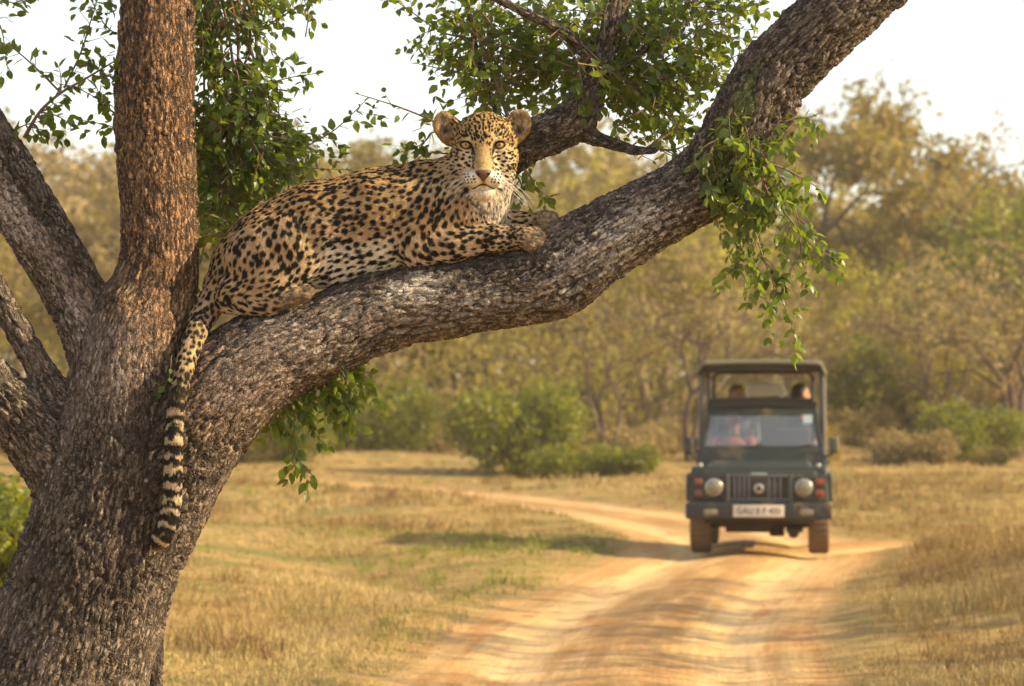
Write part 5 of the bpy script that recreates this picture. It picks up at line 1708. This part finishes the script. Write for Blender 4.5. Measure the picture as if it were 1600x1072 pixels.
# nose: panel, grille, lamps
B().box(-0.70, 0.70, -0.478, -0.455, 0.575, 0.85, 0.008).build('nose_panel', PAINTD, jeep)
gr = B().box(-0.315, 0.315, -0.492, -0.480, 0.59, 0.83, 0.004).build('grille', CANVD, jeep)
SL = simple('grille_paint', (0.10, 0.105, 0.11), 0.45, var=0.2)
fr2 = B(); fr2.box(-0.33, 0.33, -0.512, -0.486, 0.825, 0.85, 0.005); fr2.box(-0.33, 0.33, -0.512, -0.486, 0.572, 0.598, 0.005); fr2.box(-0.33, -0.305, -0.512, -0.486, 0.60, 0.823, 0.005); fr2.box(0.305, 0.33, -0.512, -0.486, 0.60, 0.823, 0.005)
fr2.build('grille_frame', SL, jeep)
slat = None
for k, x in enumerate((-0.255, -0.205, -0.155, -0.105, 0.105, 0.165, 0.225)):
    if slat is None: slat = B().box(-0.012, 0.012, -0.508, -0.493, 0.60, 0.823, 0.003).build('slat', SL, gr)
    else:
        o = slat.copy(); COL.objects.link(o); slat_o = o
        o.parent = gr
    (slat if k == 0 else o).location = (x, 0, 0)
em = B().cyl((0, -0.512, 0.705), 0.052, 0.03, 'Y', 24, 0.006).build('emblem', CHROME, gr)
B().cyl((0, -0.530, 0.705), 0.028, 0.008, 'Y', 16).build('emblem_centre', PAINTD, gr)
for s in (-1, 1):
    h = B().cyl((s * 0.47, -0.50, 0.715), 0.094, 0.05, 'Y', 32, 0.012).build('headlight', CHROME, jeep)
    o_ = bmesh.new(); bmesh.ops.create_uvsphere(o_, u_segments=24, v_segments=12, radius=0.084)
    bmesh.ops.transform(o_, matrix=Matrix.Translation((s * 0.47, -0.515, 0.715)) @ Matrix.Diagonal((1, 0.35, 1, 1)), verts=o_.verts)
    bb = B(); bb._add(o_, 0); bb.build('lens', LENS, h)
    for z in (0.655, 0.775):
        B().box(s * 0.635 - 0.045, s * 0.635 + 0.045, -0.50, -0.476, z - 0.035, z + 0.032, 0.012).build('indicator', AMBER if (s > 0) else AMBERD, jeep)
# bumper with lamps and plate
b = B(); b.box(-0.765, 0.765, -0.64, -0.52, 0.385, 0.555, 0.02, 3); bump_ = b.build('bumper', PAINTD, jeep)
for s in (-1, 1):
    B().box(s * 0.50 - 0.07, s * 0.50 + 0.07, -0.658, -0.642, 0.43, 0.49, 0.01).build('fog_lamp', LENS, bump_)
    b = B(); b.tube([(s * 0.33, -0.58, 0.50), (s * 0.33, -0.62, 0.60), (s * 0.33, -0.56, 0.86)], 0.016); b.build('guard_bar', PAINTD, jeep)
    b = B(); b.cyl((s * 0.62, -0.38, 0.945), 0.024, 0.04, 'Z', 12, 0.01); b.build('wing_lamp', CHROME, jeep)
B().box(-0.50, 0.50, -0.52, -0.44, 0.44, 0.54, 0.01).build('bumper_mount', DARKUN, jeep)
pl_ = B().box(-0.265, 0.265, -0.672, -0.660, 0.41, 0.535, 0.006).build('number_plate', PLATE, jeep)
fc_ = bpy.data.curves.new('plate_text', 'FONT'); fc_.body = 'GAU 8 P 400'; fc_.size = 0.098; fc_.align_x = 'CENTER'; fc_.align_y = 'CENTER'; fc_.extrude = 0.001
tmp_ = bpy.data.objects.new('plate_text', fc_); tme = bpy.data.meshes.new_from_object(tmp_); bpy.data.objects.remove(tmp_)
to = link('plate_text', tme, INK, pl_)
to.location = (0, -0.6745, 0.4725); to.rotation_euler = (math.pi / 2, 0, 0); to.scale = (0.86, 1, 1)
# windscreen
ws = B()
y0, y1, z0, z1 = 0.74, 0.98, 1.10, 1.535


def ws_bar(x0, x1, xa, xb, za, zb, th=0.05):
    o = bmesh.new()
    f = lambda z: y0 + (y1 - y0) * (z - z0) / (z1 - z0)
    vs = [(x0, f(za), za), (x1, f(za), za), (xb, f(zb), zb), (xa, f(zb), zb)]
    q = [o.verts.new(v) for v in vs] + [o.verts.new((v[0], v[1] + th, v[2])) for v in vs]
    for a in ((0, 1, 2, 3), (7, 6, 5, 4), (0, 4, 5, 1), (1, 5, 6, 2), (2, 6, 7, 3), (3, 7, 4, 0)): o.faces.new([q[i] for i in a])
    ws._add(o, 0.01)


ws_bar(-0.685, 0.685, -0.675, 0.675, z0 - 0.02, z0 + 0.035)
ws_bar(-0.60, 0.60, -0.585, 0.585, z1 - 0.055, z1 + 0.01)
ws_bar(-0.685, -0.62, -0.60, -0.545, z0, z1); ws_bar(0.62, 0.685, 0.545, 0.60, z0, z1)
wf = ws.build('windscreen_frame', PAINT, jeep)
g_ = Geo(); f = lambda z: y0 + 0.02 + (y1 - y0) * (z - z0) / (z1 - z0)
V = np.array([(-0.64, f(z0), z0), (0.64, f(z0), z0), (0.57, f(z1), z1), (-0.57, f(z1), z1)], float)
V = np.vstack([V, V + [0, 0.006, 0]])
link('windscreen', mesh_np('windscreen', V, np.array([(0, 1, 2, 3), (7, 6, 5, 4), (0, 4, 5, 1), (1, 5, 6, 2), (2, 6, 7, 3), (3, 7, 4, 0)]), False), GLASS, wf)
B().box(0.455, 0.555, f(1.44) - 0.030, f(1.44) - 0.024, 1.375, 1.475, 0.0).build('sticker', simple('pale_sticker', (0.70, 0.78, 0.74), 0.6), wf)
B().box(0.43, 0.466, f(1.46) - 0.012, f(1.46) - 0.006, 1.43, 1.475, 0.0).build('sticker', simple('orange_sticker', (0.62, 0.22, 0.08), 0.6), wf)
for x in (-0.32, 0.22):
    b = B(); b.tube([(x, y0 - 0.03, 1.085), (x + 0.12, y0 - 0.015, 1.115), (x + 0.34, y0 + 0.0, 1.15)], 0.009, 6); b.build('wiper', PAINTD, jeep)
# rolled soft top behind the screen
b = B(); b.tube([(-0.60, 1.06, 1.56), (-0.30, 1.06, 1.585), (0.0, 1.06, 1.59), (0.30, 1.06, 1.585), (0.60, 1.06, 1.56)], 0.050, 10); b.tube([(-0.58, 1.05, 1.63), (-0.2, 1.05, 1.640), (0.2, 1.05, 1.640), (0.56, 1.05, 1.63)], 0.030, 8)
b.build('rolled_top', CANVD, jeep)
# mirrors
for s, m_ in ((-1, PAINTD), (1, STEEL)):
    mb = B(); mb.box(s * 0.79 - 0.05, s * 0.79 + 0.05, 0.62, 0.69, 1.055, 1.235, 0.025, 3)
    mo = mb.build('mirror', m_, jeep)
    b = B(); b.tube([(s * 0.67, 0.72, 1.02), (s * 0.74, 0.68, 1.03), (s * 0.79, 0.66, 1.07)], 0.012, 6); b.build('arm', PAINTD, mo)
# canopy: frame, posts, cloth
cp = []
for xx, rr_ in ((-0.665, 0.024), (0.665, 0.038)):
    for yy in (1.02, 3.0):
        b = B(); b.tube([(xx * 1.02, yy, 0.95), (xx * 1.01, yy, 1.4), (xx, yy, 1.96)], rr_ if yy < 2 else 0.022, 10); b.build('canopy_post', STEEL, jeep)
b = B(); b.tube([(-0.56, 1.9, 0.95), (-0.56, 1.9, 1.9), (-0.50, 1.9, 1.955), (0.50, 1.9, 1.955), (0.56, 1.9, 1.9), (0.56, 1.9, 0.95)], 0.02, 8); b.build('roll_bar', PAINTD, jeep)
n_ = 25
us = np.linspace(-1, 1, n_)


def prof(u):
    x = 0.715 * u; a = abs(u)
    z = 2.09 - 0.018 * u * u - (0.13 * ((a - 0.90) / 0.10) ** 2 if a > 0.90 else 0)
    return x, z


V = []
for y_ in (0.80, 0.84, 1.5, 2.3, 3.1, 3.14):
    for u in us:
        x_, z_ = prof(u)
        z_ -= 0.035 if y_ in (0.80, 3.14) else 0
        V.append((x_, y_, z_ - 0.02 * abs(math.sin((y_ - 0.8) * 4))))
V = np.array(V); F_ = [(i * n_ + k, i * n_ + k + 1, (i + 1) * n_ + k + 1, (i + 1) * n_ + k) for i in range(5) for k in range(n_ - 1)]
lowV = V * [0.985, 1, 1] - [0, 0, 0.03]
Fq = F_ + [tuple(j + len(V) for j in f_[::-1]) for f_ in F_]
for k in range(n_ - 1): Fq += [(k, k + len(V), k + 1 + len(V), k + 1), (5 * n_ + k + 1, 5 * n_ + k + 1 + len(V), 5 * n_ + k + len(V), 5 * n_ + k)]
for i in range(5): Fq += [(i * n_, (i + 1) * n_, (i + 1) * n_ + len(V), i * n_ + len(V)), (i * n_ + n_ - 1 + len(V), (i + 1) * n_ + n_ - 1 + len(V), (i + 1) * n_ + n_ - 1, i * n_ + n_ - 1)]
link('canopy', mesh_np('canopy', np.vstack([V, lowV]), np.array(Fq)), CANV, jeep)
b = B(); b.box(-0.66, 0.66, 0.86, 0.92, 1.955, 2.045, 0.015); b.box(-0.66, 0.66, 3.02, 3.08, 1.965, 2.035, 0.015)
for s in (-1, 1): b.box(s * 0.67 - 0.025, s * 0.67 + 0.025, 0.92, 3.02, 1.955, 1.995, 0.01)
b.build('canopy_frame', CANVD, jeep)
# seats, wheel, floor
B().box(-0.62, 0.62, 0.95, 2.95, 0.55, 0.60, 0.0).build('cabin_floor', DARKUN, jeep)
for x in (-0.32, 0.32):
    b = B(); b.box(x - 0.23, x + 0.23, 1.35, 1.80, 0.62, 0.80, 0.04, 3); b.box(x - 0.22, x + 0.22, 1.78, 1.90, 0.76, 1.32, 0.04, 3); b.build('front_seat', SEAT, jeep)
b = B(); b.box(-0.62, 0.62, 2.10, 2.55, 0.95, 1.08, 0.03); b.box(-0.60, 0.60, 2.52, 2.62, 1.05, 1.45, 0.03); b.build('bench', SEAT, jeep)
b = B(); b.box(-0.60, 0.60, 2.15, 2.50, 0.60, 0.95, 0.0); b.build('bench_box', DARKUN, jeep)
b = B(); b.box(-0.24, 0.26, 3.04, 3.10, 1.70, 1.84, 0.035, 3, (0.03, -0.06, 0, 0)); b.box(-0.22, -0.19, 3.05, 3.08, 1.0, 1.72, 0.01); b.box(0.17, 0.20, 3.05, 3.08, 1.0, 1.72, 0.01); b.build('head_cushion', WHITEV, jeep)
b = B(); a_ = np.linspace(0, 2 * np.pi, 25); b.tube([(-0.33 + 0.19 * math.cos(q), 1.02 + 0.06 * math.sin(q), 1.09 + 0.17 * math.sin(q)) for q in a_], 0.014, 8); b.tube([(-0.33, 1.02, 1.09), (-0.33, 0.85, 0.98)], 0.02, 8); b.tube([(-0.50, 1.02, 1.09), (-0.16, 1.02, 1.09)], 0.012, 6)
b.build('steering_wheel', PAINTD, jeep)
b = B(); b.box(-0.62, 0.62, 0.80, 0.92, 0.92, 1.08, 0.03); b.build('dashboard', PAINTD, jeep)
# chassis underneath
b = B(); b.box(-0.45, 0.45, -0.42, 2.9, 0.42, 0.54, 0.01); b.cyl((0, 0, 0.32), 0.045, 1.2, 'X', 12); b.cyl((0.18, 0, 0.29), 0.11, 0.16, 'X', 16, 0.02); b.box(-0.36, 0.12, -0.35, 0.25, 0.235, 0.44, 0.03); b.box(-0.58, 0.58, -0.46, -0.36, 0.33, 0.42, 0.02); b.cyl((0.36, -0.2, 0.235), 0.06, 0.34, 'Y', 12, 0.01); b.box(-0.42, -0.25, -0.40, -0.1, 0.30, 0.44, 0.02); b.box(0.28, 0.46, -0.40, -0.05, 0.24, 0.29, 0.015); b.cyl((0, 2.1, 0.32), 0.045, 1.2, 'X', 12); b.cyl((0.0, 2.1, 0.30), 0.12, 0.18, 'X', 16, 0.02)
b.tube([(-0.45, -0.2, 0.33), (-0.2, -0.25, 0.30), (0.3, -0.25, 0.30), (0.5, -0.2, 0.33)], 0.018, 6)
for s in (-1, 1): b.box(s * 0.46 - 0.03, s * 0.46 + 0.03, -0.45, 0.45, 0.34, 0.38, 0.0)
b.build('chassis', DARKUN, jeep)
b = B(); b.box(-0.66, -0.44, -0.40, 0.9, 0.46, 0.56, 0.02); b.box(0.44, 0.66, -0.40, 0.9, 0.46, 0.56, 0.02); b.build('inner_wing', DARKUN, jeep)


def tyre_mesh():
    o = B()
    prof_ = [(0.20, -0.095), (0.30, -0.112), (0.335, -0.10), (0.347, -0.07), (0.350, 0.0), (0.347, 0.07), (0.335, 0.10), (0.30, 0.112), (0.20, 0.095)]
    N_ = 64; vs = []
    for k in range(N_):
        a = 2 * math.pi * k / N_
        row = []
        for q, (r, x) in enumerate(prof_):
            rr2 = r - (0.012 if (k % 2 and 2 <= q <= 6) else 0) - (0.004 if q == 4 else 0)
            row.append(o.bm.verts.new((x, rr2 * math.cos(a), rr2 * math.sin(a))))
        vs.append(row)
    for k in range(N_):
        for q in range(len(prof_) - 1): o.bm.faces.new((vs[k][q], vs[k][q + 1], vs[(k + 1) % N_][q + 1], vs[(k + 1) % N_][q]))
    return o


ty = None
for s in (-1, 1):
    for yy in (0.0, 2.1):
        if ty is None:
            w_ = empty('wheel'); w_.parent = jeep
            ty = tyre_mesh().build('tyre', RUBBER, w_)
            bb = B(); bb.cyl((0, 0, 0), 0.205, 0.15, 'X', 24, 0.012); bb.cyl((-0.07, 0, 0), 0.07, 0.05, 'X', 12, 0.01); bb.cyl((0.07, 0, 0), 0.07, 0.05, 'X', 12, 0.01)
            rim = bb.build('rim', simple('dusty_rim', (0.16, 0.12, 0.08), 0.6), w_)
        else:
            w_ = empty('wheel'); w_.parent = jeep
            for q in (ty, rim):
                c_ = q.copy(); COL.objects.link(c_); c_.parent = w_
        w_.location = (s * 0.625, yy, 0.345)

# ------------------------------------------------------------------ the people in it
SKIN = simple('skin', (0.36, 0.19, 0.12), 0.55)
HAIR = simple('dark_hair', (0.018, 0.012, 0.010), 0.6)
HAIRB = simple('brown_hair', (0.10, 0.055, 0.030), 0.6)


def person(x, y, zseat, face, shirt, hairm, label, hands=None, trousers=(0.06, 0.06, 0.07), cap=False):
    """seated figure; zseat = height of the seat; face = heading of the head in degrees (0 looks to the viewer)"""
    root = empty('person', (0, 0, 0)); M = jeep.matrix_basis
    jm = Matrix.Translation(jeep.location) @ Matrix.Rotation(jeep.rotation_euler.z, 4, 'Z')
    root.location = jm @ Vector((x, y, zseat)); root.rotation_euler.z = jeep.rotation_euler.z
    tag(root, label, 'person')
    ax = np.arange(-0.42, 0.42, 0.0135); ay = np.arange(-0.72, 0.30, 0.0135); az = np.arange(-0.48, 1.0, 0.0135)

    def head_pt(p):
        a = math.radians(face); c, s = math.cos(a), math.sin(a)
        return (c * p[0] + s * p[1], -s * p[0] + c * p[1] - 0.0, p[2])
    Fd = Field(ax, ay, az)
    hands = hands or [(-0.12, -0.34, 0.14), (0.12, -0.34, 0.14)]
    # clothed body, hands and head as one figure
    Fd.cone((0, 0.02, 0.10), (0, 0.02, 0.36), 0.145, 0.15, 0.05)
    Fd.ell((0, 0.01, 0.40), (0.20, 0.115, 0.13), 0.04)
    Fd.cone((0, 0.01, 0.50), (0, -0.01, 0.60), 0.058, 0.055, 0.03)
    for k, s in enumerate((-1, 1)):
        Fd.cone((s * 0.09, 0.0, 0.08), (s * 0.13, -0.42, 0.10), 0.095, 0.068, 0.03)
        Fd.cone((s * 0.13, -0.42, 0.08), (s * 0.12, -0.42, -0.32), 0.062, 0.042, 0.02)
        Fd.cone((s * 0.12, -0.42, -0.36), (s * 0.12, -0.56, -0.39), 0.042, 0.034, 0.015)
        h_ = np.array(hands[k]); sh = np.array([s * 0.19, 0.01, 0.46])
        el_ = (sh + h_) / 2 + np.array([s * 0.07, 0.08, -0.10])
        Fd.cone(sh, el_, 0.058, 0.044, 0.03); Fd.cone(el_, h_, 0.044, 0.028, 0.015)
        d = h_ - el_; d /= np.linalg.norm(d)
        Fd.ell(h_ + d * 0.04, (0.038, 0.038, 0.026), 0.01)
        for q in range(4):
            f0 = h_ + d * 0.06 + np.array([(q - 1.5) * 0.018, 0, 0]); Fd.cone(f0, f0 + d * 0.03 + np.array([0, -0.01, -0.02]), 0.010, 0.009, 0.004)
        Fd.cone(h_ + d * 0.02 + np.array([-s * 0.035, 0, 0]), h_ + d * 0.06 + np.array([-s * 0.045, 0, 0.0]), 0.011, 0.009, 0.004)
    Fd.ell(head_pt((0, -0.01, 0.70)), (0.078, 0.078, 0.115) if face in (0,) else (0.082, 0.082, 0.113), 0.02)
    Fd.ell(head_pt((0, 0.02, 0.73)), (0.078, 0.085, 0.085), 0.02)
    Fd.cone(head_pt((0, -0.085, 0.705)), head_pt((0, -0.105, 0.68)), 0.012, 0.016, 0.012)
    Fd.ell(head_pt((0, -0.07, 0.635)), (0.032, 0.032, 0.025), 0.02)
    for s in (-1, 1): Fd.ell(head_pt((s * 0.085, 0.0, 0.695)), (0.014, 0.022, 0.032), 0.008)
    for s in (-1, 1): Fd.ell(head_pt((s * 0.032, -0.10, 0.712)), (0.015, 0.015, 0.010), 0.006, sub=True)
    V, Q = Fd.mesh()
    nv = V
    skin = (sstep(0.515, 0.53, nv[:, 2])) + np.max([sstep(0.13, 0.115, np.linalg.norm(nv - np.array(h), axis=1)) for h in hands], axis=0)
    skin = np.clip(skin, 0, 1)[:, None]
    trs = sstep(0.13, 0.115, nv[:, 2])[:, None] * (1 - skin)
    shoe = sstep(-0.31, -0.33, nv[:, 2])[:, None]
    c = np.array([0.36, 0.19, 0.12]) * skin + (1 - skin) * (np.array(shirt) * (1 - trs) + np.array(trousers) * trs)
    c = c * (1 - shoe) + np.array([0.05, 0.03, 0.02]) * shoe
    # lips and eyes
    hf = np.array([head_pt((0, -0.09, 0.655)), head_pt((-0.032, -0.085, 0.712)), head_pt((0.032, -0.085, 0.712))])
    lip = np.exp(-((np.linalg.norm((nv - hf[0]) * [1, 1, 2.5], axis=1) / 0.022) ** 4))[:, None]
    ey = np.maximum(np.exp(-((np.linalg.norm((nv - hf[1]) * [1, 1, 1.8], axis=1) / 0.014) ** 4)), np.exp(-((np.linalg.norm((nv - hf[2]) * [1, 1, 1.8], axis=1) / 0.014) ** 4)))[:, None]
    c = c * (1 - 0.6 * lip) + np.array([0.30, 0.09, 0.07]) * 0.6 * lip
    c = c * (1 - ey) + np.array([0.03, 0.02, 0.02]) * ey
    link('body', mesh_np('body', V, Q, True, {'paint': np.c_[c, np.ones(len(c))]}), PERSONM, root)
    Fh = Field(np.arange(-0.14, 0.14, 0.009), np.arange(-0.15, 0.16, 0.009), np.arange(0.58, 0.88, 0.009))
    Fh.ell(head_pt((0, 0.028, 0.745)), (0.090, 0.095, 0.092), 0.02)
    Fh.ell(head_pt((0, 0.05, 0.69)), (0.080, 0.066, 0.082), 0.02)
    Fh.ell(head_pt((0, -0.10, 0.68)), (0.075, 0.075, 0.085), 0.015, sub=True)
    V, Q = Fh.mesh()
    V = V + vnormals(V, Q) * (0.005 * fbm(V * 60, 2, 3))[:, None]
    link('hair', mesh_np('hair', V, Q), hairm, root)
    return root


t = NT('clothes_and_skin'); PERSONM = t.done(t.bsdf(t.attr('paint', 'Color'), 0.75))
# standing-height bench behind: heads show above the rolled top
person(-0.325, 1.55, 0.80 - 0.08, 0, (0.42, 0.10, 0.07), HAIRB, 'person in a reddish shirt driving, both hands at the steering wheel behind the windscreen', hands=[(-0.16, -0.46, 0.40), (0.10, -0.46, 0.40)])
person(-0.30, 2.28, 1.02 - 0.03, -40, (0.10, 0.10, 0.11), HAIRB, 'person with brown hair on the raised bench, left of the two heads under the canopy')
person(0.425, 2.28, 1.02 - 0.02, -110, (0.05, 0.08, 0.10), HAIR, 'person with short black hair under the canopy, head turned to the right')
